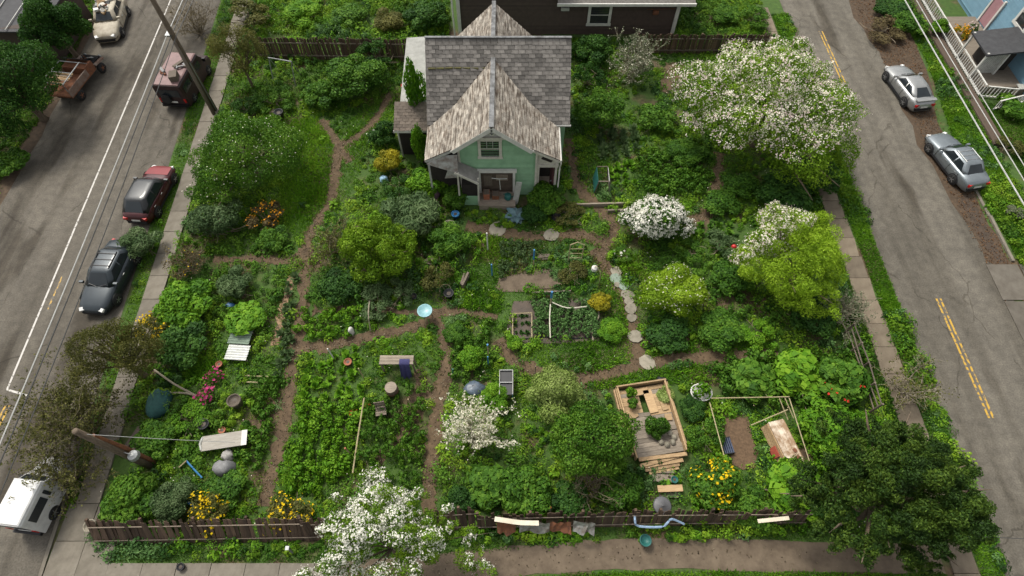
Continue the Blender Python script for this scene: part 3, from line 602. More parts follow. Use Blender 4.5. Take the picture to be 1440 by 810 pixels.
mb = MB(); mb.lathe([(.16, -.2), (.18, 0), (.16, .2)], 10, (10.6, 39.4, 1.9), axis='x'); mb.tube([(9.9, 39.4, 2.15), (12.0, 39.4, 2.2)], .02, 5); bb(mb, 'wall_meter', M_RUST)
mb = MB(); mb.box((3.9, 39.35, 2.2), (.6, .14, .22)); bb(mb, 'wall_lamp', M_GREYW)
mb = MB(); mb.tube([(-4.3, 39.2, 6.5), (-4.35, 39.2, 3), (-4.35, 39.2, .1)], .06, 8); bb(mb, 'downpipe', M_WHITE)

# ---- blue house on the right
Q = Vector((35.8, 38, 0)); uh = thing('blue_house', 'light blue clapboard house with white porch rails across the right street', 'house', Q)
def ub(mb, name, mat, parent=None):
    mb.v = [(x - Q.x, y - Q.y, z) for x, y, z in mb.v]; return mb.build(name, mat, parent or uh)
M_SKY = pm('blue_clapboard', (.16, .29, .37), (.115, .215, .285), 2, .7, obj_var=.07)
mb = MB(); mb.box((40.4, 38.8, 3), (9.0, 16.5, 6)); wl = ub(mb, 'wall', M_SKY)
clapboards(wl, Q, (35.89, 47.0, .3), (0, -1, 0), (-1, 0, 0), 34, lambda z: [(0, 16.45)], .16, M_SKY)
mb = MB(); mb.slab([(35.2, 30, 6.0), (41, 30, 9), (41, 48, 9), (35.2, 48, 6.0)][::-1], .15); mb.slab([(46, 48, 6.0), (41, 48, 9), (41, 30, 9), (46, 30, 6.0)][::-1], .15); ub(mb, 'roof', M_SHING)
window(uh, Q, (35.86, 36.9, 3.3), (0, -1, 0), (-1, 0, 0), 1.5, 1.9, M_WHITE, .2); window(uh, Q, (35.86, 32.4, 1.7), (0, -1, 0), (-1, 0, 0), 1.2, 1.4, M_WHITE, .16)
mb = MB(); mb.box((35.82, 39.9, 1.6), (.08, 1.0, 2.0)); ub(mb, 'door', pm('dusty_pink_door', (.36, .20, .22), (.26, .14, .15), 3, .6))
for y in (39.3, 40.5): mb = MB(); mb.box((35.8, y, 1.65), (.16, .16, 2.3)); ub(mb, 'door_trim', M_WHITE)
mb = MB(); mb.box((34.4, 37.0, .25), (2.8, 8.0, .5)); ub(mb, 'porch_deck', M_DECK)
mb = MB(); mb.slab([(32.7, 34.2, 2.15), (35.7, 34.2, 2.55), (35.7, 36.8, 2.55), (32.7, 36.8, 2.15)], .12); ub(mb, 'porch_roof', pm('black_felt', (.055, .056, .06), (.03, .03, .033), 3, .8))
for x, y in ((32.85, 34.35), (32.85, 36.65), (34.3, 34.35)): mb = MB(); mb.box((x, y, 1.15), (.12, .12, 2.1)); ub(mb, 'porch_post', M_WHITE)
for k in range(11): mb = MB(); mb.box((33.0 + k * .13, 34.4, 1.3), (.09, .03, 1.5)); ub(mb, 'screen_slat', M_GREYW)
mb = MB(); mb.box((34.4, 35.5, 1.2), (1.6, 1.6, 1.3)); ub(mb, 'porch_shade_block', M_INT)  # solid block coloured as the shade inside the porch
def picket(label, p0, p1, h=.95):
    p0 = Vector(p0); p1 = Vector(p1); d = p1 - p0; L = d.length; d.normalize(); root = thing('picket_railing', label, 'railing', p0); n = int(L / .24); me = MB().box((0, 0, h / 2), (.05, .05, h)).mesh('picket', M_WHITE)
    for i in range(n + 1): link('picket', me, root, d * (i * L / n) + Vector((0, 0, .03)), (random.gauss(0, .02), random.gauss(0, .02), math.atan2(d.y, d.x)))
    for z in (.14, h): MB().beam(Vector((0, 0, z)), d * L + Vector((0, 0, z)), .09, .06).build('rail', M_WHITE, root)
    return root
picket('long white picket railing beside the blue house porch', (32.85, 32.6, 0), (32.95, 46, 0)); picket('short white picket railing below the small black porch roof', (32.95, 32.5, 0), (34.9, 32.2, 0)); picket('white stair railing running down beside the blue wall', (33.3, 31.2, 0), (35.6, 31.9, 0), .8)
mb = MB(); mb.beam((32.2, 27.8, .11), (32.3, 46, .11), .75, .22); tag(mb.build('timber_edging', pm('dark_timber', (.10, .07, .05), (.05, .035, .025), 3, .85, stretch=(6, .6, 6), bump=.3)), 'long dark timber edging beside the white picket railing', 'edging')

# ---- dark roofed shed top left
S = Vector((-36, 39, 0)); sh = thing('shed', 'shed with dark flat felt roof at the top left', 'shed', S)
MB().box((-.5, 0, 1.4), (7, 5.6, 2.8)).build('wall', M_BROWN, sh); rf = MB().slab([(-4.2, -3.1, 2.85), (3.2, -3.1, 2.75), (3.2, 3.2, 2.95), (-4.2, 3.2, 3.05)], .1).build('roof', pm('black_felt', (.05, .05, .05)), sh)
for k in range(5): MB().beam((-3.6 + k * 1.5, -3.05, 2.88), (-3.6 + k * 1.5, 3.15, 3.02), .05, .05).build('roof_batten', M_GREYW, rf)

# ---------------------------------------------------------------- utility poles and cables
def pole(label, loc, h, r, arms=True, lean=0):
    root = thing('utility_pole', label, 'pole', loc); MB().tube([(0, 0, -.1), (lean * .5, 0, h * .5), (lean, 0, h)], [r, r * .9, r * .75], 10).build('post', M_BARK, root, True)
    if arms:
        MB().beam((-1.1, 0, h - .6), (1.1, 0, h - .6), .1, .12).build('crossarm', M_WOOD, root)
        for x in (-1, -.4, .4, 1): MB().lathe([(.03, 0), (.06, .05), (.04, .1), (.06, .15), (.02, .2)], 8, (x, 0, h - .54)).build('insulator', M_GREYW, root)
    return root
PB = G(303, 156); p1 = pole('tall weathered utility pole standing at the left pavement', PB, 9.5, .19)
MB().tube([(.05, -.42, -.1), (.02, -.3, 3), (0, -.2, 5.6)], [.12, .11, .09], 8).build('brace_post', M_WOOD, p1, True); MB().box((-.18, 0, 6.0), (.3, .5, .1)).build('cable_bracket', M_GALV, p1)
MB().tube([(.16, -.1, 0), (.16, -.1, 4)], .03, 6).build('cable_guard', M_GALV, p1)
def cable(label, a, b, sag, r, mat, group=None):
    a = Vector(a); b = Vector(b); pts = [a.lerp(b, t / 24) - Vector((0, 0, sag * 4 * (t / 24) * (1 - t / 24))) for t in range(25)]
    return tag(MB().tube(pts, r, 5).build('overhead_cable', mat), label, 'cable', group)
M_CABP = pm('pale_cable', (.46, .46, .44), None, 3, .5); M_CABD = pm('dark_cable', (.05, .05, .05), None, 3, .6)
E = Vector((-18.9, -9, 0)); pole('utility pole at the near end of the left street cables', E, 8, .17)
pole('utility pole at the far end of the left street cables', (-22.2, 66, 0), 8, .17)
for dx, r, m, s, lb in ((-.25, .028, M_CABP, .25, 'pale overhead cable along the left street, nearest the white road line'), (.02, .026, M_CABD, .3, 'middle dark overhead cable along the left street'), (.32, .022, M_CABD, .55, 'dark overhead cable along the left street, nearest the pavement')):
    c = cable(lb, (PB.x + dx, PB.y, 6.0), (E.x + dx, E.y, 6.0), s, r, m)
    q = cable(lb + ', beyond the pole', (PB.x + dx, PB.y, 6.0), (-22.2 + dx, 66, 6.0), s, r, m)
pole('utility pole at the near end of the right street cables', (26.2, -8, 0), 7, .16); pole('utility pole at the far end of the right street cables', (26.2, 62, 0), 7, .16)
for dx, dz, r, lb in ((-.45, 0, .035, 'thick pale overhead cable over the right street, nearest the parked cars'), (.3, .0, .022, 'thin pale overhead cable over the right street, between two others'), (.9, -.1, .022, 'thin pale overhead cable over the right street, nearest the blue house')):
    cable(lb, (26.2 + dx, -8, 5.9 + dz), (26.2 + dx, 62, 5.9 + dz), .7, r, M_CABP)
PS = Vector((-17.2, 6.9, 0)); p2 = pole('short old utility pole leaning over the front left corner of the garden', PS, 5.6, .17, False)
MB().tube([(.1, .22, -.1), (.12, .2, 2.4), (.05, .12, 4.6)], [.1, .1, .08], 8).build('brace_post', M_RUST, p2); MB().lathe([(.05, 0), (.26, .05), (.22, .22), (.06, .3)], 12, (.5, -.1, 2.2)).build('lamp_hood', M_GALV, p2); MB().tube([(.12, 0, 2.5), (.5, -.1, 2.5)], .025, 6).build('lamp_arm', M_GALV, p2)
cable('thin wire from the short corner pole across the garden', PS + Vector((0, 0, 5.2)), G(330, 622, 1.2), .1, .012, M_CABP)
cable('dark service wire crossing the lower right road', G(1250, 760, 1.5) + Vector((0, 0, 2)), (27.5, 3.0, 4.2), .5, .014, M_CABD)
# ================================================================ VEGETATION
def set_mat(o, m):
    o.material_slots[0].link = 'OBJECT'; o.material_slots[0].material = m
PROTO = {}
def proto(style):
    if style not in PROTO:
        out = []
        for k in range(3):
            c = (0, 0, .95); rad = (.86, .86, .88)
            if style == 'round': ctr, rr = crown_lobes(c, rad, 16, (.30, .46)); me = crown_mesh('foliage', ctr, rr, 3600, .145, .55, LM['mid'], .35)
            elif style == 'fine': ctr, rr = crown_lobes(c, rad, 22, (.24, .40)); me = crown_mesh('foliage', ctr, rr, 7500, .085, .5, LM['mid'], .4)
            elif style == 'loose': ctr, rr = crown_lobes(c, (1, 1, .95), 13, (.17, .34), core=False); me = crown_mesh('foliage', ctr, rr, 1900, .12, .5, LM['mid'], .8, .8)
            elif style == 'spiky': ctr, rr = crown_lobes(c, rad, 14, (.26, .42)); me = crown_mesh('foliage', ctr, rr, 3000, .24, .2, LM['mid'], .5, .7)
            elif style == 'big': ctr, rr = crown_lobes(c, rad, 12, (.3, .5)); me = crown_mesh('foliage', ctr, rr, 900, .30, .68, LM['mid'], .35, .4)
            elif style == 'tall': ctr, rr = crown_lobes((0, 0, 1), (.7, .7, 1), 18, (.28, .5), -.9); me = crown_mesh('foliage', ctr, rr, 3200, .13, .5, LM['mid'], .4, zmin=-.8)
            elif style == 'twiggy': ctr, rr = crown_lobes(c, (1, 1, .95), 16, (.14, .3), core=False); me = crown_mesh('foliage', ctr, rr, 850, .10, .5, LM['mid'], .9, .9)
            tw = twig_mb(.8, 1.3, 7 if style == 'twiggy' else 5, .045 if style != 'twiggy' else .035, 3 if style == 'twiggy' else 1, sides=5).mesh('stem', M_TWIG)
            out.append((me, tw, ctr, rr))
        PROTO[style] = out
    return PROTO[style]
BLO = {}
def shrub(label, px, py, rpx, h, style='round', pal='mid', fl=None, ry=1.0, name='shrub', cat='shrub', group=None, twig=None, loc=None):
    r = rpx * MPP(py, .5 * h); p = Vector(loc) if loc is not None else G(px, py, .45 * h); p.z = 0 if loc is None else p.z
    v = random.randrange(3); me, tw, ctr, rr = proto(style)[v]
    root = thing(name, label, cat, p, random.uniform(0, 6.28) if ry == 1 else 0, group); S_ = (r, r * ry, h / 2)
    st = link('stem', tw, root, scale=S_); f = link('foliage', me, root, scale=S_); set_mat(f, LM[pal])
    if twig: set_mat(st, twig)
    if fl:
        kind, n, size = fl; key = (style, v, kind, n, round(size / r, 1))
        if key not in BLO: BLO[key] = blossom_mesh('blossoms', ctr, rr, n, size / r, PET[kind], -.1, clump=3)
        link('blossoms', BLO[key], root, scale=S_)
    return root
def tree(label, px, py, zc, rad, K, n, L, asp, pal, lobes=None, fl=None, trunk=.14, name='tree', rc=(.26, .42), shell=.45, jit=.6, cat='tree', flsel=None, twig=M_BARK, core=True, fold=.18, ts=.22, base=None, flz=-.1, clump=4, sub=0, subf=(.26, .42)):
    c = G(px, py, zc); root = thing(name, label, cat, (c.x, c.y, 0) if base is None else base); b = Vector(root.location); cc = Vector((c.x, c.y, zc)) - b
    ctr, rr = crown_lobes(cc, rad, K, rc, core=core)
    for (dx, dy, dz, q, k2) in (lobes or []):
        a_, b_ = crown_lobes((cc.x + dx, cc.y + dy, cc.z + dz), (q, q, q * .8), k2, rc, core=core); ctr = np.vstack([ctr, a_]); rr = np.vstack([rr, b_])
    c0 = ctr
    if sub: ctr, rr = sublobes(ctr, rr, sub, subf)
    trunk_mb(cc, c0, trunk, limbs=16).build('trunk', twig, root, True)
    link('crown', crown_mesh('crown', ctr, rr, n, L, asp, LM[pal], shell, jit, ts, fold=fold), root)
    if fl:
        q_ = flsel(ctr - np.array(cc)) if flsel else np.ones(len(ctr), bool)
        for kind, m, size in fl: link('blossoms', blossom_mesh('blossoms', ctr[q_], rr[q_], m, size, PET[kind], flz, clump=clump), root)
    return root
# ---- the trees that stand out
tree('broad tree covered in pink and white blossom beside the right street', 1085, 148, 3.4, (5.0, 4.6, 3.0), 40, 64000, .14, .5, 'spring', [(-3.9, .9, -.5, 2.6, 10), (1.8, -3.2, -1.0, 2.8, 10), (1.0, 3.0, .2, 2.6, 8), (3.0, .6, -.4, 2.6, 8)], [('blush', 17000, .088), ('pink', 9000, .085)], .26, sub=4, subf=(.42, .62), shell=.5, flz=.05, flsel=lambda c: (c[:, 2] * .8 + c[:, 1] * .22 - c[:, 0] * .35) > -.9)
tree('white flowering shrub smothered in large white flower heads near the stepping stones', 920, 314, 1.3, (1.85, 1.6, 1.25), 16, 9000, .14, .5, 'mid', None, [('white', 6500, .10)], .08, cat='shrub', name='flowering_shrub', flz=-.2, clump=9)
tree('lime green rounded bush dotted with cream flowers, right of the stepping stones', 947, 414, 1.25, (1.75, 1.6, 1.2), 18, 19000, .10, .5, 'lime', None, [('cream', 480, .075)], .08, jit=.32, shell=.3, cat='shrub', name='flowering_shrub', clump=2)
tree('yellow green feathery tree with white blossom on its upper side, by the right pavement', 1118, 370, 2.4, (2.8, 3.0, 2.0), 26, 40000, .15, .24, 'lime', [(-.3, 2.2, -.1, 1.8, 8), (.4, -1.6, -.5, 1.8, 7)], [('blush', 3600, .085), ('pink', 900, .08)], .15, shell=.6, sub=6, subf=(.34, .52), jit=.6, flsel=lambda c: (c[:, 1] - c[:, 0] * .7) > 1.5, flz=.0)
tree('large dark evergreen tree at the lower right corner beside the street', 1270, 690, 4.6, (3.0, 2.5, 2.5), 26, 84000, .13, .36, 'ever', [(2.6, 1.0, -1.2, 1.4, 6), (3.2, -.3, -1.6, 1.0, 4), (2.2, -1.2, -1.5, 1.3, 5), (-1.9, -1.0, -.6, 1.8, 6), (.6, -2.0, -1.5, 1.4, 5), (-.4, 2.2, -1.1, 1.6, 6), (-2.8, .6, -1.3, 1.6, 6), (1.5, 2.2, -1.3, 1.1, 4)], None, .26, shell=.9, rc=(.24, .4), core=True, jit=.9, ts=.3, sub=7)
tree('white blossoming tree in the foreground at the bottom of the picture', 535, 768, 3.8, (2.6, 1.9, 2.0), 24, 36000, .09, .45, 'spring', [(-.9, 1.7, -.8, 1.4, 7), (1.7, 1.3, -1.2, 1.3, 7), (-1.0, -1.2, -.3, 1.7, 7), (2.9, .2, -1.7, 1.1, 6), (4.0, -1.0, -2.0, .9, 5)], [('white', 15000, .068)], .08, sub=5, subf=(.36, .56), rc=(.22, .38), shell=.7, core=False, name='blossom_tree', clump=6, flsel=lambda c: rng.random(len(c)) < np.where(c[:, 0] - c[:, 1] * .3 < .6, .85, .3))
tree('tall dark green leafy tree beside the left pavement, white specked', 345, 215, 2.2, (3.3, 3.1, 2.0), 28, 30000, .13, .5, 'mid', [(-1.2, -2.4, -.6, 1.9, 8)], [('cream', 450, .08)], .16, clump=1)
tree('bright green bush in the middle of the garden left of the central beds', 527, 355, 1.6, (2.25, 2.2, 1.55), 22, 19000, .14, .42, 'spring', None, None, .12, sub=5, subf=(.42, .6), shell=.4, jit=.42, cat='shrub', name='leafy_bush')
tree('big dark tree at the left picture edge beside the rusted truck', 18, 118, 3.0, (2.9, 3.0, 2.4), 26, 28000, .15, .5, 'dark', [(-.6, -3.0, -.9, 1.9, 8)], None, .2)
tree('dark tree at the top left between the felt roof and the wrecked car', 78, 38, 2.9, (1.9, 2.2, 2.0), 20, 16000, .16, .5, 'dark', None, None, .18)
tree('scrubby olive brown tree overhanging the white van and left pavement', 165, 500, 2.6, (2.1, 1.9, 1.6), 24, 21000, .10, .4, 'olive', [(-1.0, -1.6, -.4, 1.4, 8), (.7, 1.0, -.5, 1.2, 7)], None, .14, core=False, shell=.8, jit=.9)
tree('pale grey green rounded bush below the curved earth path', 780, 558, 1.5, (1.5, 1.4, 1.25), 16, 11000, .12, .45, 'pale', None, None, .08, jit=.4, cat='shrub', name='leafy_bush')
tree('thin olive tree beside the tall utility pole', 335, 78, 2.7, (1.7, 1.5, 2.3), 18, 7500, .12, .4, 'olive', None, None, .10, core=False, shell=.8)
tree('leafy apple tree in the lower middle of the garden, left of the timber deck', 835, 618, 2.0, (2.4, 1.6, 1.3), 20, 15000, .13, .5, 'mid', [(-1.2, .2, .1, 1.2, 6)], None, .11)
# ---- bare and twiggy ones
def bare(label, px, py, R_, h, n, pal, leaves, twig, fl=None, name='bare_shrub', cat='shrub', r0=.035, depth=3, loc=None):
    p = G(px, py, h * .4); root = thing(name, label, cat, (p.x, p.y, 0) if loc is None else loc); mb = twig_mb(R_, h, n, r0, depth); mb.build('branches', twig, root)
    V = np.array(mb.v); V = V[V[:, 2] > h * .25]
    def at(m, size, mat, nm):
        q = V[rng.choice(len(V), m)] + rng.normal(0, .05, (m, 3)); nr = unit(rng.normal(0, 1, (m, 3)) + [0, 0, .8]); s = rng.uniform(.7, 1.3, m)
        link(nm, leaves_mesh(nm, q, nr, size * s, size * .6 * s if nm == 'foliage' else size * s, rng.uniform(0, 1, m), mat), root)
    if leaves: at(leaves, .10, LM[pal], 'foliage')
    if fl: at(fl[1], fl[2], PET[fl[0]], 'blossoms')
    return root
bare('tangled brown bare bush spilling over the road corner above the white van', 108, 600, 2.8, 2.9, 34, 'olive', 10000, M_TWIG)
bare('dry brown twiggy bush leaning over the lower left pavement', 90, 668, 1.4, 2.2, 18, 'olive', 3000, M_TWIG)
bare('small leafless white blossoming shrub beside the central dirt path', 668, 612, 1.15, 2.2, 12, 'pale', 500, M_TWIGW, ('cream', 3000, .075))
bare('dead brown shrub by the front fence, left of the timber steps', 828, 680, 1.0, 1.7, 10, 'brown', 250, M_TWIG)
bare('grey twiggy bush on the right pavement edge above the dark evergreen', 1278, 545, 1.5, 1.6, 12, 'olive', 1100, M_TWIGW)
bare('pale twiggy bush beside the right pavement below the feathery tree', 1190, 440, 1.2, 1.8, 12, 'silver', 1200, M_TWIGW)
bare('dry rust brown bush at the left pavement with a few yellow flowers', 268, 372, 1.2, 1.3, 12, 'brown', 1200, M_TWIG, ('yellow', 40, .07))
bare('brownish bush left of the bright green bush', 468, 345, 1.2, 1.6, 12, 'olive', 1600, M_TWIG)
bare('silvery white twiggy shrub right of the cottage near the back fence', 890, 95, 1.7, 2.8, 14, 'silver', 4200, M_TWIGW, ('cream', 500, .08))
bare('heap of dry branches piled behind the maroon van', 285, 42, 2.4, 1.9, 26, 'brown', 900, M_TWIG, name='brush_pile', cat='brush pile', loc=(G(282, 48).x, G(282, 48).y, 0))
# ---- shrubs: label, place, radius, height, leaf style, colour, flowers
for row in [
 ('low bush at the left picture edge below the big dark tree', 14, 228, 30, 1.2, 'round', 'mid'),
 ('olive shrub behind the back fence at the far left', 345, 22, 34, 1.8, 'loose', 'olive'),
 ('yellowish shrub behind the left back fence, beside the olive shrub', 425, 18, 30, 1.3, 'spiky', 'bright'),
 ('low green shrub in the yard behind the back fence, middle', 490, 22, 28, 1.1, 'round', 'mid'),
 ('arching grassy plant in the back yard left of the rear gable', 545, 30, 26, 1.4, 'spiky', 'olive'),
 ('dark bushy shrub beside the rear gable of the cottage', 600, 22, 34, 1.8, 'round', 'dark'),
 ('dense rounded bush growing against the left back fence', 505, 108, 52, 2.6, 'fine', 'mid'),
 ('bush left of the dense rounded bush at the back fence', 450, 135, 28, 1.5, 'round', 'mid'),
 ('small leafy bush under the metal swing frame', 385, 140, 30, 1.2, 'loose', 'mid'),
 ('climbing shrub growing at the top of the left back fence', 530, 75, 30, 2.2, 'loose', 'dark'),
 ('dark shrub at the foot of the tall utility pole', 345, 150, 22, 1.2, 'loose', 'dark'),
 ('blue green bush below the tall white specked tree', 305, 312, 44, 2.2, 'fine', 'blue'),
 ('bush with orange yellow flowers beside the left dirt path', 372, 302, 27, 1.4, 'loose', 'brown', ('orange', 130, .12)),
 ('dark low bush under the orange yellow flowers', 385, 335, 24, .9, 'round', 'mid'),
 ('grey green feathery shrub left of the narrow sandy path', 330, 398, 28, 1.3, 'spiky', 'blue'),
 ('lush green bush beside the lower left pavement', 262, 428, 44, 1.5, 'round', 'bright'),
 ('large leaved plant near the corrugated sheets', 345, 452, 32, .9, 'big', 'bright'),
 ('yellow flowering bush at the left pavement corner', 215, 462, 26, 1.6, 'loose', 'olive', ('yellow', 150, .13)),
 ('dark bush behind the yellow flowers at the pavement corner', 258, 485, 40, 1.4, 'round', 'dark'),
 ('feathery grey bush on the left verge beside the dark car', 196, 342, 30, 1.6, 'spiky', 'blue'),
 ('small green bush on the verge behind the red and black car', 207, 298, 17, .8, 'loose', 'mid'),
 ('dark blue green bush behind the bright bush near the cottage porch', 577, 305, 46, 2.2, 'spiky', 'blue'),
 ('dark shrub below the bright green bush on its left', 478, 402, 32, 1.1, 'round', 'dark'),
 ('grey green bush below the bright green bush on its right', 560, 412, 26, 1.0, 'loose', 'blue'),
 ('rounded green bush above the small plank stack', 632, 338, 34, 1.7, 'spiky', 'mid'),
 ('yellow green speckled bush above the black bin', 617, 395, 27, 1.3, 'loose', 'olive'),
 ('climbing vine against the left end of the cottage', 592, 205, 17, 3.4, 'tall', 'bright'),
 ('leafy vine sprawling below the sagging roof sheet', 600, 258, 30, 1.5, 'round', 'bright'),
 ('yellow leaved bush left of the cottage', 545, 230, 22, 1.5, 'spiky', 'yellow'),
 ('white flowered shrub by the lean-to roof', 543, 190, 24, 1.6, 'round', 'dark', ('white', 60, .09)),
 ('dark bush left of the porch steps', 560, 262, 26, 1.2, 'loose', 'dark'),
 ('green bush hiding the foot of the porch', 640, 275, 24, 1.1, 'round', 'mid'),
 ('large bush in front of the cottage entrance', 770, 278, 30, 1.3, 'round', 'mid'),
 ('yellow green shrub right of the cottage entrance', 800, 300, 24, .8, 'loose', 'olive'),
 ('bush below the entrance bush, beside the earth path', 752, 300, 22, .8, 'round', 'dark'),
 ('bushy green tree close to the right wall of the cottage', 845, 158, 40, 2.8, 'fine', 'mid'),
 ('dark bush between the cottage and the dark brown house', 832, 72, 30, 1.9, 'round', 'dark'),
 ('dark narrow shrub at the cottage right eave', 828, 105, 24, 2.0, 'loose', 'dark'),
 ('green bush beside the silvery twiggy shrub', 925, 165, 30, 1.2, 'round', 'mid'),
 ('grassy bush left of the big blossom tree', 965, 215, 30, 1.0, 'spiky', 'mid'),
 ('dark undergrowth shrub below the big blossom tree', 1100, 272, 44, 1.5, 'round', 'dark'),
 ('dark bush at the right pavement below the blossom tree', 1150, 248, 34, 1.4, 'round', 'dark'),
 ('leafy shrub right of the white flowering shrub', 1010, 285, 30, .9, 'round', 'mid'),
 ('low shrub between the blossom tree and the vegetable rows', 1045, 262, 28, 1.0, 'round', 'mid'),
 ('small shrub above the lime green bush', 975, 352, 24, .8, 'loose', 'mid'),
 ('green leafy bush left of the feathery yellow green tree', 1030, 395, 34, 1.1, 'round', 'mid'),
 ('blue green bush near the small red toy, right of the white shrub', 1012, 345, 28, .9, 'loose', 'blue'),
 ('dark bush under the feathery yellow green tree', 1140, 450, 38, 1.3, 'round', 'dark'),
 ('bush below the lime green bush on its right', 1010, 462, 36, 1.0, 'round', 'mid'),
 ('dark bush below the lime green bush', 945, 470, 36, .9, 'round', 'dark'),
 ('low bright bush beside the right end of the earth path', 1065, 468, 30, .8, 'loose', 'bright'),
 ('large leaved bush above the wire pen', 1060, 535, 36, 1.2, 'big', 'mid'),
 ('large leaved thicket at the middle of the right fence', 1125, 528, 42, 1.4, 'big', 'bright'),
 ('large leaved dark bush beside the grey rail fence', 1185, 535, 40, 1.5, 'big', 'mid', ('red', 8, .14)),
 ('green thicket right of the painted log planter', 1160, 605, 48, 1.4, 'round', 'bright'),
 ('yellow green bush in front of the dark evergreen tree', 1215, 615, 42, 1.8, 'fine', 'bright'),
 ('leafy thicket below the painted log planter', 1120, 690, 48, 1.3, 'big', 'bright'),
 ('green bush at the right end of the front fence', 1060, 715, 34, 1.0, 'round', 'mid'),
 ('bush at the foot of the dark evergreen, left side', 1170, 722, 40, 1.4, 'fine', 'dark'),
 ('bush covered in yellow flowers near the front fence, right of the timber steps', 1012, 686, 42, 1.4, 'round', 'mid', ('yellow', 260, .15)),
 ('leafy bush between the timber deck and the brown soil bed', 992, 612, 30, 1.1, 'loose', 'mid'),
 ('bush under the white tub', 975, 575, 22, .7, 'round', 'dark'),
 ('bushy green shrub left of the apple tree', 742, 690, 42, 1.6, 'round', 'mid'),
 ('green shrub at the front fence below the dead shrub', 872, 690, 34, 1.4, 'round', 'mid'),
 ('dark shrub behind the curled tin sheets', 800, 705, 34, 1.0, 'round', 'dark'),
 ('leafy weeds clump below the white blossoming shrub', 690, 680, 34, .9, 'big', 'mid'),
 ('yellow green shrub beside the metal stand', 698, 560, 24, 1.0, 'spiky', 'bright'),
 ('shrub at the bottom of the central dirt path', 650, 700, 24, .8, 'round', 'dark'),
 ('bush growing at the front left corner of the fence', 185, 705, 44, 1.5, 'round', 'mid'),
 ('silvery bush behind the front left fence', 245, 700, 38, 1.3, 'fine', 'blue'),
 ('bush with yellow flowers at the front fence, left of two', 292, 722, 30, 1.3, 'loose', 'olive', ('yellow', 200, .12)),
 ('bush with yellow flowers at the front fence, right of two', 408, 722, 36, 1.0, 'loose', 'olive', ('yellow', 260, .12)),
 ('low leafy bush by the blue stakes', 320, 690, 34, .7, 'round', 'mid'),
 ('green plant clump behind the teal netting', 215, 620, 34, .9, 'round', 'mid'),
 ('leafy clump beside the grey board', 262, 590, 34, .7, 'loose', 'bright'),
 ('pink flowering plant near the grey board, upper of two', 303, 530, 10, .7, 'loose', 'mid', ('magenta', 45, .13)),
 ('pink flowering plant near the grey board, lower of two', 290, 556, 13, .7, 'loose', 'mid', ('magenta', 110, .14)),
 ('yellow green plant beside the gridded bed', 845, 425, 18, .9, 'spiky', 'yellow'),
 ('grassy bush at the lower right corner of the gridded bed', 858, 465, 22, .7, 'spiky', 'bright'),
 ('leafy bush above the gridded bed on its right', 805, 385, 24, .8, 'loose', 'olive'),
 ('small spiky plant left of the gridded bed', 722, 482, 14, .6, 'spiky', 'bright'),
 ('small bush with white flowers below the white flowering shrub', 875, 358, 16, .6, 'loose', 'mid', ('white', 24, .1)),
 ('grey leaved shrub on the bank behind the silver coupe', 1240, 40, 34, .9, 'loose', 'brown'),
 ('green hedge shrub on the bank beside the timber edging', 1278, 35, 30, 1.1, 'round', 'mid'),
 ('ivy shrub on the bank above the silver coupe', 1255, 15, 30, 1.0, 'round', 'dark'),
 ('bush at the foot of the blue house', 1425, 150, 24, 1.0, 'big', 'mid'),
 ('dark low bush at the right picture edge below the blue house', 1420, 205, 22, .8, 'loose', 'olive'),
 ('grey leaved bush above the driveway at the right edge', 1428, 298, 14, .6, 'loose', 'silver'),
 ('green bush on the lawn right of the dark brown house', 1020, 20, 24, 1.0, 'round', 'mid'),
 ('shrub beyond the right end of the back fence', 1065, 25, 26, 1.2, 'loose', 'mid'),
 ('yellow and orange flowering pot plant on the blue house porch', 1348, 48, 15, 1.3, 'loose', 'yellow', ('orange', 110, .14)),
 ('pink flowering pot plant on the blue house porch', 1366, 42, 9, 1.1, 'loose', 'mid', ('pink', 60, .12)),
 ('tall green porch plant behind the orange flowers', 1322, 40, 14, 1.2, 'round', 'bright'),
 ('grassy bush beside the timber planks right of the deck', 935, 555, 16, .7, 'spiky', 'pale'),
 ('bush growing in the timber deck planter', 925, 603, 20, 1.3, 'round', 'mid'),
 ('feathery bush above the beds left of the round aqua dish', 530, 425, 34, .9, 'loose', 'blue'),
 ('bush right of the pergola with the navy cloth', 640, 470, 20, .7, 'round', 'mid'),
 ('leafy bush behind the blue tarp bundle', 660, 505, 22, .9, 'round', 'bright')]:
    shrub(*row)
shrub('upright conifer growing through the pale flat roof edge of the cottage', 586, 122, 21, 6.6, 'tall', 'bright', loc=(-5.95, 28.7, 0))
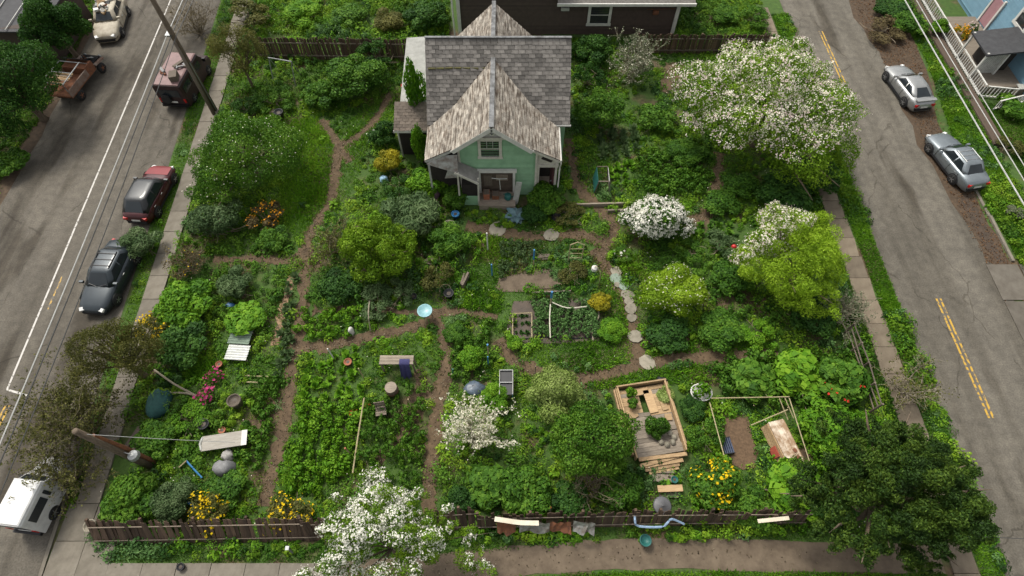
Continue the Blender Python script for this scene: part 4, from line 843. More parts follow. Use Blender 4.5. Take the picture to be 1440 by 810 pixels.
# ---- hosta with big blue leaves by the porch
def rosette(n, L, W, up, mat, layers=2, name='leaves', r0=.02):
    a = rng.uniform(0, 6.28, n); el = rng.uniform(up[0], up[1], n); ax = np.stack([np.cos(a) * np.cos(el), np.sin(a) * np.cos(el), np.sin(el)], 1)
    l = L * rng.uniform(.65, 1.15, n); p = ax * (l[:, None] * .5 + r0); nr = unit(np.cross(np.cross(ax, [0, 0, 1.0]), ax)); nr[nr[:, 2] < 0] *= -1; p[:, 2] += rng.uniform(0.01, .06, n) + .02
    return leaves_mesh(name, p, nr, l, l * W, rng.normal(.5, .22, n), mat, axis=ax, fold=.06)
ho = thing('hosta', 'hosta with large blue grey leaves beside the porch', 'plant', G(726, 306))
for k in range(22):
    a = k * 2.4; s = random.uniform(.55, .85); mb = MB(); el = .75 - .028 * k; pts = []; w_ = [0.02, .16, .20, .12, .0]
    vs = [];
    for i, t in enumerate((0, .3, .55, .8, 1.0)):
        r_ = t * s; z = .12 + r_ * el - r_ * r_ * .75
        for sg in (-1, 0, 1): vs.append((r_ * math.cos(a) - sg * w_[i] * math.sin(a), r_ * math.sin(a) + sg * w_[i] * math.cos(a), z + (.03 if sg else 0)))
    mb.add(vs, [(3 * i + j, 3 * i + j + 1, 3 * i + j + 4, 3 * i + j + 3) for i in range(4) for j in (0, 1)]); mb.build('leaf', pm('hosta_leaf', (.12, .20, .22), (.06, .11, .13), 5, .5, obj_var=.3), ho, True)
# ---- vegetable beds: each plant on its own
def veg_meshes(kind):
    if kind == 'kale': return [rosette(20, .34, .5, (.25, 1.3), LM['blue'], name='kale_plant') for _ in range(3)]
    if kind == 'lettuce': return [rosette(26, .28, .75, (.1, 1.25), LM['bright'], name='lettuce_plant') for _ in range(3)]
    if kind == 'potato':
        out = []
        for _ in range(3):
            ctr, rr = crown_lobes((0, 0, .2), (.26, .26, .22), 7, (.35, .55)); out.append(crown_mesh('potato_plant', ctr, rr, 150, .13, .6, LM['bright'], .4, .5))
        return out
    if kind == 'bean':
        out = []
        for _ in range(3):
            ctr, rr = crown_lobes((0, 0, .22), (.24, .24, .26), 6, (.3, .5), core=False); out.append(crown_mesh('bean_plant', ctr, rr, 90, .12, .55, LM['mid'], .6, .7))
        return out
    if kind == 'onion': return [rosette(16, .34, .10, (.8, 1.5), LM['blue'], name='onion_plant') for _ in range(3)]
def pip(P, x, y):
    ins = np.zeros(len(x), bool); j = len(P) - 1
    for i in range(len(P)):
        c = ((P[i][1] > y) != (P[j][1] > y)) & (x < (P[j][0] - P[i][0]) * (y - P[i][1]) / (P[j][1] - P[i][1] + 1e-9) + P[i][0]); ins ^= c; j = i
    return ins
VM = {}
ORD = 'first second third fourth fifth sixth seventh eighth ninth tenth eleventh twelfth thirteenth fourteenth fifteenth sixteenth seventeenth eighteenth nineteenth twentieth'.split(); ORD += ['twenty-' + o for o in ORD[:9]] + ['thirtieth'] + ['thirty-' + o for o in ORD[:9]]
def veg(kind, px, step, label, group, pal=None, rowdir=None, s=1.0, jit=.07, limit=300):
    if kind not in VM: VM[kind] = veg_meshes(kind)
    P = np.array([[q.x, q.y] for q in (G(*p) for p in px)]); x0, y0 = P.min(0); x1, y1 = P.max(0); k = 0
    row = 0
    for y in np.arange(y0 + step[1] / 2, y1, step[1])[::-1]:
        n = 0
        for x in np.arange(x0 + step[0] / 2, x1, step[0]):
            xx, yy = x + random.gauss(0, jit), y + random.gauss(0, jit)
            if random.random() < .06 or not pip(P, np.array([xx]), np.array([yy]))[0] or k >= limit: continue
            o = link(VM[kind][0].name.split('.')[0], random.choice(VM[kind]), None, (xx, yy, 0), (random.gauss(0, .08), random.gauss(0, .08), random.uniform(0, 6.28)), s * random.uniform(.75, 1.25)); k += 1
            tag(o, label + ', %s row down, %s from left' % (ORD[row], ORD[n]), 'vegetable plant', group); n += 1
            if pal: set_mat(o, LM[pal])
        row += n > 0
VEGBEDS = []
def vb(kind, px, *a, **k):
    P = [G(*p) for p in px]; VEGBEDS.append(np.array([[p.x, p.y] for p in P])); veg(kind, px, *a, **k)
vb('kale', [(407, 392), (420, 392), (408, 520), (396, 535), (388, 530)], (.42, .42), 'kale in the narrow row by the left path', 'kale row by the left dirt path', s=1.0)
vb('potato', [(425, 436), (520, 432), (512, 472), (432, 480), (420, 465)], (.5, .5), 'leafy potato plant in the bed above the cross path', 'potato bed above the cross path')
vb('lettuce', [(432, 500), (508, 488), (510, 560), (428, 562)], (.58, .42), 'green lettuce in the bed just below the cross path', 'lettuce bed below the cross path')
vb('potato', [(426, 566), (502, 562), (494, 660), (452, 690), (402, 690)], (.60, .36), 'bright leafy plant in the long lower left bed', 'long lower left bed', pal='bright', s=1.15)
vb('potato', [(350, 545), (395, 535), (388, 600), (372, 670), (335, 640), (362, 590)], (.58, .4), 'leafy plant left of the long dirt path', 'plants left of the long dirt path', pal='mid', s=1.15)
vb('bean', [(520, 560), (600, 545), (600, 600), (585, 690), (515, 690), (508, 620)], (.62, .42), 'straggling bean plant left of the central dirt path', 'bean patch by the central path', s=1.2)
vb('potato', [(640, 455), (688, 450), (690, 520), (650, 560), (636, 540)], (.5, .5), 'leafy plant right of the central dirt path', 'plants right of the central path', pal='mid')
vb('bean', [(752, 427), (834, 427), (840, 474), (752, 474)], (.24, .30), 'grey green plant in the gridded bed', 'plants in the gridded bed', pal='sage', s=.95, jit=.05)
vb('kale', [(722, 440), (746, 440), (746, 474), (722, 474)], (.3, .5), 'seedling in the framed corner of the gridded bed', 'seedlings in the framed corner', pal='dark', s=.55, jit=.02)
vb('kale', [(842, 186), (892, 182), (896, 222), (840, 224)], (.75, .36), 'blue green cabbage in the rows right of the cottage', 'cabbage rows right of the cottage', s=1.25, jit=.04)
vb('potato', [(900, 215), (985, 205), (1000, 250), (985, 275), (905, 275)], (.52, .52), 'leafy plant in the bed below the big blossom tree', 'bed below the blossom tree', pal='mid', s=1.2)
vb('lettuce', [(850, 230), (895, 232), (898, 262), (862, 262)], (.5, .5), 'light green plant in the bed beside the cold frame', 'bed beside the netted cold frame', pal='bright')
vb('bean', [(705, 345), (765, 340), (740, 375), (700, 392)], (.42, .42), 'young plant in the bed above the gridded bed', 'upper central bed', pal='blue')
vb('potato', [(1010, 505), (1080, 502), (1215, 500), (1225, 560), (1130, 575), (1010, 560)], (.6, .6), 'broad leaved plant in the right corner bed', 'right corner bed', pal='mid', s=1.5, limit=120)
vb('potato', [(1120, 585), (1200, 570), (1190, 650), (1125, 680)], (.6, .6), 'leafy plant in the rows right of the log planter', 'plants right of the log planter', pal='bright', s=1.35)
vb('lettuce', [(965, 318), (1035, 312), (1035, 345), (985, 340)], (.55, .55), 'leafy plant in the bed beside the white shrub', 'bed right of the white flowering shrub', pal='mid', s=1.1)

# ---- ground cover: grass, weeds
def vnoise(x, y, s, seed):
    r = np.random.default_rng(seed); g = r.random((64, 64)); X = (x / s) % 63; Y = (y / s) % 63; i = X.astype(int); j = Y.astype(int); fx = X - i; fy = Y - j; fx = fx * fx * (3 - 2 * fx); fy = fy * fy * (3 - 2 * fy)
    return (g[i, j] * (1 - fx) + g[(i + 1) % 64, j] * fx) * (1 - fy) + (g[i, (j + 1) % 64] * (1 - fx) + g[(i + 1) % 64, (j + 1) % 64] * fx) * fy
def avoid(x, y, grow=0.0, beds=True):
    ok = np.ones(len(x), bool)
    for P, hw in AVOID:
        a, b = P[:-1], P[1:]; d = b - a; L2 = (d ** 2).sum(1) + 1e-9; best = np.full(len(x), 1e9)
        for i in range(len(a)):
            t = np.clip(((x - a[i, 0]) * d[i, 0] + (y - a[i, 1]) * d[i, 1]) / L2[i], 0, 1); best = np.minimum(best, (x - a[i, 0] - t * d[i, 0]) ** 2 + (y - a[i, 1] - t * d[i, 1]) ** 2)
        ok &= best > (hw + grow) ** 2
    if beds:
        for P in BEDS: ok &= ~pip(P, x, y)
    ok &= ~((x > -7.2) & (x < 3.4) & (y > 26.2) & (y < 35)); ok &= ~((x > -3.2) & (x < 2.8) & (y > 22.6) & (y < 27)); ok &= ~((x > -4) & (x < 12.6) & (y > 39.3))
    ok &= ~((x > G(862, 600).x) & (x < G(965, 600).x) & (y > G(900, 650).y) & (y < G(900, 545).y))
    return ok
LOT = np.array([(LS(20) + 1.15, 20), (LS(4) + 1.1, 4.2), (-18.6, 3.4), (13.2, 4.1), (18.9, 3.8), (19.0, 37), (19, 48), (12.7, 48), (12.7, 39), (-5, 39), (-5, 48), (LS(48) + 1.15, 48), (LS(34) + 1.15, 34)], float)
LAWN = [np.array([[q.x, q.y] for q in (G(*p) for p in pts)]) for pts in (
    [(385, 170), (450, 165), (470, 210), (455, 300), (420, 345), (390, 300), (400, 230)], [(490, 170), (560, 125), (580, 150), (520, 205), (500, 260), (470, 310), (480, 230)], [(690, 330), (720, 340), (700, 470), (640, 440), (660, 390)],
    [(800, 480), (870, 400), (885, 450), (893, 505), (840, 525), (760, 515), (740, 490)], [(910, 490), (1010, 470), (1090, 485), (1080, 497), (915, 505)], [(820, 540), (900, 520), (1000, 512), (990, 535), (930, 545), (850, 550)], [(850, 340), (900, 360), (905, 400), (880, 395)], [(280, 500), (320, 510), (300, 540), (260, 530)])]
def inlawn(x, y):
    r = np.zeros(len(x), bool)
    for P in LAWN: r |= pip(P, x, y)
    return r
def scatter(n, poly):
    x0, y0 = poly.min(0); x1, y1 = poly.max(0); x = rng.uniform(x0, x1, n); y = rng.uniform(y0, y1, n); k = pip(poly, x, y); return x[k], y[k]
# weeds: clumps of broad leaves
x, y = scatter(15500, LOT)
for poly, n in (([(-18.4, 2.9), (-9, 3.0), (-1.5, 3.55), (13, 3.75), (13, 4.2), (-1.5, 4.0), (-9.2, 3.5), (-18.4, 3.35)], 260), ([(20.4, 0), (21.5, 0), (21.8, 42), (20.5, 42)], 650), ([(LE(5) + .3, 5), (LS(5) - .2, 5), (LS(44) - .25, 44), (LE(44) + .3, 44)], 160), ([(12.7, 38), (20, 38), (20, 48), (12.7, 48)], 700), ([(-21, 38), (-5, 38), (-5, 48), (-21, 48)], 900), ([(29.4, 18), (32, 18), (32, 47), (30.7, 47), (30.7, 36), (29.4, 28)], 500), ([(-37, 20), (-32.3, 20), (-32.8, 47), (-37, 47)], 700)):
    a, b = scatter(n * 2, np.array(poly, float)); x = np.concatenate([x, a[:n]]); y = np.concatenate([y, b[:n]])
k = avoid(x, y, .10) & (vnoise(x, y, 2.3, 5) > .14) & ~(inlawn(x, y) & (rng.random(len(x)) < .9)); x, y = x[k], y[k]
inbed = np.zeros(len(x), bool)
for P in VEGBEDS: inbed |= pip(P, x, y)
k = ~inbed | (rng.random(len(x)) < .15); x, y = x[k], y[k]
nc = len(x); m = 42; sz = .12 + .40 * vnoise(x, y, 1.7, 9) * rng.uniform(.5, 1.3, nc); hh = .06 + .62 * vnoise(x, y, 3.1, 21) ** 1.5 * rng.uniform(.5, 1.5, nc)
d = unit(rng.normal(size=(nc * m, 3))); d[:, 2] = np.abs(d[:, 2]); f = rng.uniform(.55, 1.05, nc * m)[:, None]
rp = np.stack([np.repeat(sz, m), np.repeat(sz, m), np.repeat(hh, m)], 1); p = np.stack([np.repeat(x, m), np.repeat(y, m), np.full(nc * m, .03)], 1) + d * f * rp
tn = np.repeat(np.clip(.15 + .7 * vnoise(x, y, 2.0, 33) + rng.normal(0, .16, nc), 0, 1), m) + rng.normal(0, .14, nc * m); Lf = np.repeat(rng.uniform(.07, .17, nc), m) * rng.uniform(.7, 1.3, nc * m)
sp = vnoise(x, y, 3.0, 77) * .8 + vnoise(x, y, 1.1, 78) * .35 + rng.normal(0, .10, nc); q1, q2, q3, q4 = np.quantile(sp, (.30, .55, .80, .92)); asp = np.repeat(rng.choice([.25, .45, .65, .8], nc), m); nr = unit(d + rng.normal(0, .5, d.shape) + [0, 0, .5])
for sel, mt, nm, lb in ((sp < q1, 'mid', 'ground_cover', 'mid green leafy ground cover between the beds'), ((sp >= q1) & (sp < q2), 'spring', 'weeds', 'yellow green weeds covering the garden ground'), ((sp >= q2) & (sp < q3), 'bright', 'weeds', 'bright green weeds covering the garden ground'), ((sp >= q3) & (sp < q4), 'dark', 'ground_cover', 'dark green low growth between the beds'), (sp >= q4, 'sage', 'weeds', 'grey green weeds scattered over the garden')):
    sel = np.repeat(sel, m); stuff(link(nm, leaves_mesh(nm, p[sel], nr[sel], Lf[sel] * np.where(asp[sel] < .3, 1.5, 1), Lf[sel] * asp[sel], tn[sel], LM[mt])), lb, 'ground cover')
# grass blades
def grass(name, label, poly, n, h, pal, extra=None, av=.0, lean=.85):
    x, y = scatter(n, np.array(poly, float))
    if av is not None: k = avoid(x, y, av); x, y = x[k], y[k]
    if extra is not None: k = extra(x, y); x, y = x[k], y[k]
    c = len(x); up = unit(np.stack([rng.normal(0, lean, c), rng.normal(0, lean, c), np.ones(c)], 1)); L = h * rng.uniform(.6, 1.5, c) * (.6 + .8 * vnoise(x, y, 1.3, 4)); p = np.stack([x, y, np.zeros(c)], 1) + up * (L[:, None] * .45)
    nr = unit(np.cross(up, rng.normal(size=(c, 3)))); t = .2 + .6 * vnoise(x, y, 1.6, 12) + rng.normal(0, .15, c)
    stuff(link(name, leaves_mesh(name, p, nr, L, np.maximum(.034, L * .2), t, LM[pal], axis=up, fold=.05)), label, 'grass')
grass('grass', 'rough grass growing across the garden', LOT, 150000, .17, 'bright', lambda x, y: (vnoise(x, y, 2.6, 41) > .36))
grass('dry_grass', 'dry straw coloured grass patches between the garden beds', LOT, 90000, .2, 'olive', lambda x, y: (vnoise(x, y, 1.9, 97) > .64), -.1, .8)
for P in LAWN: grass('lawn_grass', 'short bright lawn grass beside the garden paths', P, int(abs(np.dot(P[:, 0], np.roll(P[:, 1], 1)) - np.dot(P[:, 1], np.roll(P[:, 0], 1))) * 330), .19, 'bright')
grass('verge_grass', 'grass strip between the left street and its pavement', [(LE(4.5) + .25, 4.5), (LS(4.5) - .05, 4.5), (LS(44) - .05, 44), (LE(44) + .1, 44)], 42000, .13, 'bright', None, None)
grass('verge_grass', 'grass strip between the right street and its pavement', [(20.4, 0), (21.35, 0), (21.7, 42), (20.5, 42)], 44000, .15, 'bright', None, None)
grass('verge_grass', 'grass beside the right pavement on the garden side', [(18.6, 4), (19.15, 4), (19.15, 40), (18.6, 40)], 12000, .2, 'mid', None, None)
grass('lawn_grass', 'lawn in front of the blue house', [(29.4, 18), (31.7, 18), (32, 31), (31.7, 47), (30.6, 47), (30.6, 36), (29.4, 28)], 60000, .14, 'bright', None, None)
grass('lawn_grass', 'lawn below the blue house at the right edge', [(32.6, 19), (36, 19), (36, 31), (32.7, 32)], 34000, .15, 'mid', None, None)
grass('verge_grass', 'grass strip below the front fence', [(-18, 2.75), (-9, 2.75), (-1, 3.2), (4, 3.75), (13, 3.65), (19, 3.6), (19, 4.2), (13, 4.2), (6, 4.15), (-1.5, 4.0), (-9.2, 3.5), (-18.4, 3.4)], 22000, .12, 'mid', None, -.05)
grass('verge_grass', 'grass along the bottom of the picture', [(-2, 1.0), (19, 1.0), (19, 2.25), (10, 2.4), (4, 2.35), (0, 2.15)], 26000, .14, 'bright', None, -.05)
grass('verge_grass', 'grass below the front earth path, out to the lower street corner', [(-8, -3), (19, -3), (19, 1.0), (-2, 1.0), (-8, 1.2)], 30000, .16, 'mid', None, -.05)
grass('verge_grass', 'weedy grass at the left roadside', [(-36, 22), (-32.6, 22), (-32.4, 30), (-33, 46), (-37, 46)], 30000, .16, 'mid', None, None)
# tiny white weed flowers
x, y = scatter(1500, LOT); k = avoid(x, y, .1) & (vnoise(x, y, 2.2, 61) > .55); x, y = x[k], y[k]; c = len(x)
stuff(link('daisies', leaves_mesh('daisies', np.stack([x, y, rng.uniform(.12, .36, c)], 1), unit(rng.normal(0, .3, (c, 3)) + [0, 0, 1]), np.full(c, .06), .06, rng.random(c), PET['cream'])), 'tiny pale weed flowers scattered over the garden', 'flowers')
# fallen leaves on the right shoulder
x, y = scatter(5000, np.array([(27.4, 10), (29, 10), (29, 28), (30.6, 38), (30.5, 46), (27.2, 46), (27.5, 30)])); c = len(x)
stuff(link('fallen_leaves', leaves_mesh('fallen_leaves', np.stack([x, y, np.full(c, .03)], 1), unit(rng.normal(0, .25, (c, 3)) + [0, 0, 1]), rng.uniform(.06, .13, c), .06, rng.random(c), leafmat('dead_leaf', (.05, .025, .012), (.14, .07, .03), (.24, .13, .06)))), 'dry brown leaves along the right gutter', 'leaves')

# litter and small stones trodden into the paths
xs = []
for P, hw in AVOID:
    n = int(len(P) * 10 * max(.5, hw)); k = rng.integers(0, len(P) - 1, n); f = rng.random(n)[:, None]; q = P[k] * (1 - f) + P[k + 1] * f + rng.normal(0, hw * .65, (n, 2)); xs.append(q)
q = np.vstack(xs); c = len(q)
stuff(link('path_litter', leaves_mesh('path_litter', np.column_stack([q, np.full(c, .045)]), unit(rng.normal(0, .3, (c, 3)) + [0, 0, 1]), rng.uniform(.04, .11, c), rng.uniform(.03, .07, c), rng.random(c), leafmat('path_debris', (.03, .02, .012), (.11, .085, .05), (.26, .22, .15)))), 'dry litter and stones trodden into the earth paths', 'litter')
# ================================================================ VEHICLES (local: +x forward, z up)
M_TYRE = pm('tyre_rubber', (.02, .02, .02), (.012, .012, .012), 6, .85); M_RIM = pm('alloy_rim', (.42, .43, .44), (.25, .25, .26), 5, .35, .8)
M_CGLASS = pm('car_glass', (.022, .028, .032), (.012, .016, .02), 1.5, .12, spec=.45); M_LAMP = pm('headlamp_glass', (.72, .72, .70), (.5, .5, .5), 6, .15); M_TAIL = pm('tail_lamp', (.45, .02, .015), (.3, .01, .01), 6, .2)
M_PLATE = pm('number_plate', (.70, .70, .66), None, 3, .5)
def paint(name, c, metal=.4, dirt=.85): return pm(name, c, tuple(x * dirt for x in c), 2.2, .38, metal, coat=.25, contrast=.3)
def loft(rings, closed=True):
    mb = MB(); n = len(rings[0]); mb.v = [tuple(p) for r in rings for p in r]
    for i in range(len(rings) - 1):
        for j in range(n if closed else n - 1): mb.f.append((i * n + j, (i + 1) * n + j, (i + 1) * n + (j + 1) % n, i * n + (j + 1) % n))
    mb.f.append(tuple(range(n))); mb.f.append(tuple((len(rings) - 1) * n + j for j in range(n - 1, -1, -1))); mb.m = [0] * len(mb.f); return mb
def wheel(parent, x, y, r=.32, wd=.21, rim=M_RIM):
    e = MB().lathe([(r * .62, -wd / 2), (r * .9, -wd / 2), (r, -wd / 2 + .05), (r, wd / 2 - .05), (r * .9, wd / 2), (r * .62, wd / 2)], 18, (0, 0, 0), axis='y').build('wheel', M_TYRE, parent, True); e.location = (x, y, r)
    s = 1 if y > 0 else -1; mb = MB(); mb.lathe([(r * .61, s * wd * .35), (r * .60, s * wd * .47), (.07, s * wd * .30), (.06, s * wd * .52), (.02, s * wd * .53)], 14, axis='y')
    for k in range(5):
        a = k * 1.2566; mb.beam((.06 * math.cos(a), s * wd * .45, .06 * math.sin(a)), (r * .58 * math.cos(a), s * wd * .47, r * .58 * math.sin(a)), .03, .05)
    mb.build('rim', rim, e); return e
def car(label, loc, rz, P, st, cab, cabmat=None, hoodmat=None, tail=True, zs=1.0, extra=None, name='parked_car', cat='car', wb=(1.35, -1.3), wr=.32, group='cars parked along the streets', glass=M_CGLASS):
    root = thing(name, label, cat, loc, rz, group); rings = []
    for x, w_, zt in st:
        h = [(0, zt + .035), (.55 * w_, zt + .025), (.86 * w_, zt - .02), (.97 * w_, zt - .10), (w_, zt - .24), (w_, .50), (.985 * w_, .34), (.90 * w_, .22), (.5 * w_, .20)]
        rings.append([(x, y, max(z, .2)) for y, z in h] + [(x, -y, max(z, .2)) for y, z in reversed(h[1:])])
    body = loft(rings).build('body', P, root, True)
    W = max(w_ for _, w_, _ in st)
    # cabin: base and roof outlines
    xf, xr, rf, rr, bw, rw, zb, zr = cab
    def ring(t, z, inset=0):
        a, b, w_ = xf + (rf - xf) * t - inset, xr + (rr - xr) * t + inset, bw + (rw - bw) * t - inset; c = .12
        return [(a, w_ - c * 1.6, z), (a - c, w_, z), (b + c, w_, z), (b, w_ - c * 1.6, z), (b, -(w_ - c * 1.6), z), (b + c, -w_, z), (a - c, -w_, z), (a, -(w_ - c * 1.6), z)]
    H_ = zr - zb; cb = loft([ring(0, zb - .03), ring(.45, zb + H_ * .45), ring(.93, zb + H_ * .93), ring(1.0, zr, .04), ring(1.0, zr + .03, .22)][::-1])
    cb.build('roof', cabmat or P, root, True)
    def pane(nm, q, off):
        q = [Vector(p) for p in q]; n_ = (q[1] - q[0]).cross(q[3] - q[0]).normalized(); o_ = Vector(off)
        if n_.dot(o_) < 0: n_ = -n_
        mb = MB(); vs = [p + n_ * .014 for p in q]; c_ = sum(vs, Vector()) / 4; mb.add(vs + [c_ + n_ * .02], [(0, 1, 4), (1, 2, 4), (2, 3, 4), (3, 0, 4)]); return mb.build(nm, glass, root, True)
    def at(t, side, fx):    # along the side: fx 0 front .. 1 rear
        a, b, w_ = xf + (rf - xf) * t, xr + (rr - xr) * t, bw + (rw - bw) * t; return (a + (b - a) * fx, side * w_, zb + H_ * t)
    def fr(t, k, front):
        a = (xf + (rf - xf) * t) if front else (xr + (rr - xr) * t); w_ = bw + (rw - bw) * t - .2; return (a, k * w_, zb + H_ * t)
    pane('windscreen', [fr(.08, -.98, True), fr(.08, .98, True), fr(.9, .96, True), fr(.9, -.96, True)], (1, 0, .5)); pane('rear_window', [fr(.12, -.96, False), fr(.12, .96, False), fr(.88, .92, False), fr(.88, -.92, False)], (-1, 0, .5))
    for s in (-1, 1):
        pane('side_window', [at(.12, s, .12), at(.12, s, .48), at(.86, s, .48), at(.86, s, .13)], (0, s, .2)); pane('side_window', [at(.12, s, .52), at(.12, s, .86), at(.86, s, .84), at(.86, s, .52)], (0, s, .2))
        mb = MB(); mb.box((xf - .2, s * (bw + .16), zb + .1), (.12, .22, .14)); mb.build('mirror', cabmat or P, root)
        for x in wb:
            MB().lathe([(wr + .07, -.012), (wr + .06, .012)], 18, (x, s * (W + .002), wr), axis='y').build('wheel_arch', M_DARK, root)
            wheel(root, x, s * (W - .05), wr)
        fx, fw, fz = st[1]; MB().box((fx - .05, s * fw * .72, fz - .04), (.2, .34, .13), (0, R(18), -s * .35)).build('headlight', M_LAMP, root)
        ex, ew, ez = st[-2]; MB().box((ex + .01, s * ew * .80, ez - .12), (.14, .28, .16), (0, 0, s * .3)).build('tail_light', M_TAIL, root)
        for dx in (.25, -.75): MB().box((dx + (xf + xr) / 2 + .1, s * (W + .012), .78), (.16, .03, .03)).build('door_handle', M_GALV, root)
    for x, nm in ((st[-1][0] - .012, 'number_plate'),): MB().box((x, 0, .55), (.02, .5, .13)).build(nm, M_PLATE, root)
    MB().box((st[0][0] - .03, 0, .36), (.12, 1.2, .16)).build('bumper', M_DARK, root); MB().box((st[-1][0] + .03, 0, .36), (.12, 1.2, .16)).build('bumper', M_DARK, root)
    for s in (-1, 1):
        for x in (xf - .1, (xf + xr) / 2 - .05, xr + .35): MB().box((x, s * (W + .003), .60), (.02, .012, .56)).build('door_gap', M_DARK, root)
        MB().box((0, s * (W - .01), .27), (2.0, .05, .12)).build('sill', M_DARK, root); MB().beam((xf + .02, s * .05, zb + .06), (xf - .12, s * .5, zb + .12), .02, .02).build('wiper', M_DARK, root)
    if hoodmat: 
        mb = MB(); k = [(x, w_, z) for x, w_, z in st if x > xf - .1]; n = len(k); vs = [(x, s * w_ * .84, z + .03) for x, w_, z in k for s in (-1, 0, 1)]; vs = [(x, y, z + (.018 if y == 0 else 0)) for x, y, z in vs]
        mb.add(vs, [(3 * i + j, 3 * i + 3 + j, 3 * i + 4 + j, 3 * i + 1 + j) for i in range(n - 1) for j in (0, 1)]); mb.build('bonnet', hoodmat, root, True)
    for f in extra or []: f(root)
    return root
SED = [(2.30, .55, .52), (2.22, .70, .62), (1.95, .82, .72), (1.35, .88, .83), (.8, .90, .90), (0, .91, .93), (-1.0, .91, .96), (-1.6, .89, .98), (-2.1, .82, .95), (-2.28, .72, .84), (-2.34, .62, .60)]
COU = [(2.15, .50, .48), (2.05, .70, .60), (1.75, .82, .70), (1.2, .87, .80), (.7, .88, .87), (0, .885, .90), (-1.0, .89, .94), (-1.6, .87, .96), (-2.0, .80, .92), (-2.15, .70, .80), (-2.2, .6, .58)]
def gap_line(x0, x1, y, z):
    return lambda r: MB().box(((x0 + x1) / 2, y, z), (x1 - x0, .02, .02)).build('door_gap', M_DARK, r)
def roof_bars(z, x0, x1, hw, mat):
    def f(r):
        for s in (-1, 1): MB().tube([(x0, s * hw, z), (x1, s * hw, z)], .025, 6).build('roof_rail', mat, r)
        for x in np.linspace(x0 - .15, x1 + .15, 3): MB().beam((x, -hw, z + .01), (x, hw, z + .01), .04, .02).build('roof_bar', mat, r)
    return f
silver = paint('silver_paint', (.36, .365, .36), .6, .75); bluesil = paint('blue_silver_paint', (.24, .27, .29), .6, .75); navy = paint('dark_slate_paint', (.030, .040, .048), .3, .7); redp = paint('red_paint', (.20, .014, .016), .2, .7); redk = paint('dark_red_paint', (.055, .008, .010), .2, .7); blackp = paint('black_paint', (.022, .024, .026), .3, .7)
def pos(px, py, z=.7): p = G(px, py, z); return (p.x, p.y, .006)
car('dark slate sedan parked facing down the left street', pos(152, 386), R(-94), navy, SED, (.95, -1.75, .25, -1.2, .80, .62, .93, 1.42), extra=[roof_bars(1.46, .05, -1.05, .5, M_BLACKM)])
car('red hatchback with black roof parked on the left verge', pos(210, 268), R(86), redk, COU, (.85, -2.0, .25, -1.35, .80, .63, .90, 1.45), cabmat=blackp, hoodmat=redp)
car('silver coupe parked on the right street, upper of two silver cars', pos(1279, 118), R(98), silver, COU, (.75, -1.85, .1, -.95, .76, .56, .89, 1.30), extra=[lambda r: MB().box((-2.0, 0, 1.02), (.25, 1.4, .05)).build('spoiler', silver, r)])
car('blue silver sedan parked on the right street, lower of two silver cars', pos(1346, 222), R(101), bluesil, SED, (.85, -1.7, .2, -1.15, .78, .60, .93, 1.42), extra=[roof_bars(1.45, 0, -1.0, .5, M_GALV)])
# wrecked pale car with junk on top
def junk(r):
    for k in range(26):
        x, y = random.uniform(-1.6, .6), random.uniform(-.6, .6); MB().box((x, y, 1.4 + random.uniform(0, .3)), (random.uniform(.15, .6), random.uniform(.05, .35), random.uniform(.04, .2)), (random.gauss(0, .4), random.gauss(0, .3), random.uniform(0, 3))).build('scrap', random.choice([M_TIN, M_WHITE, M_RUST, M_FRESH, M_DARK, M_GREYW]), r)
car('wrecked pale car heaped with scrap at the top left roadside', pos(152, 22, .9), R(-80), pm('faded_cream_paint', (.46, .42, .33), (.22, .18, .13), 3, .6), [(x, w_ * 1.05, z * 1.1) for x, w_, z in SED], (.95, -1.75, .35, -1.3, .84, .70, 1.02, 1.50), extra=[junk], group='derelict vehicles')
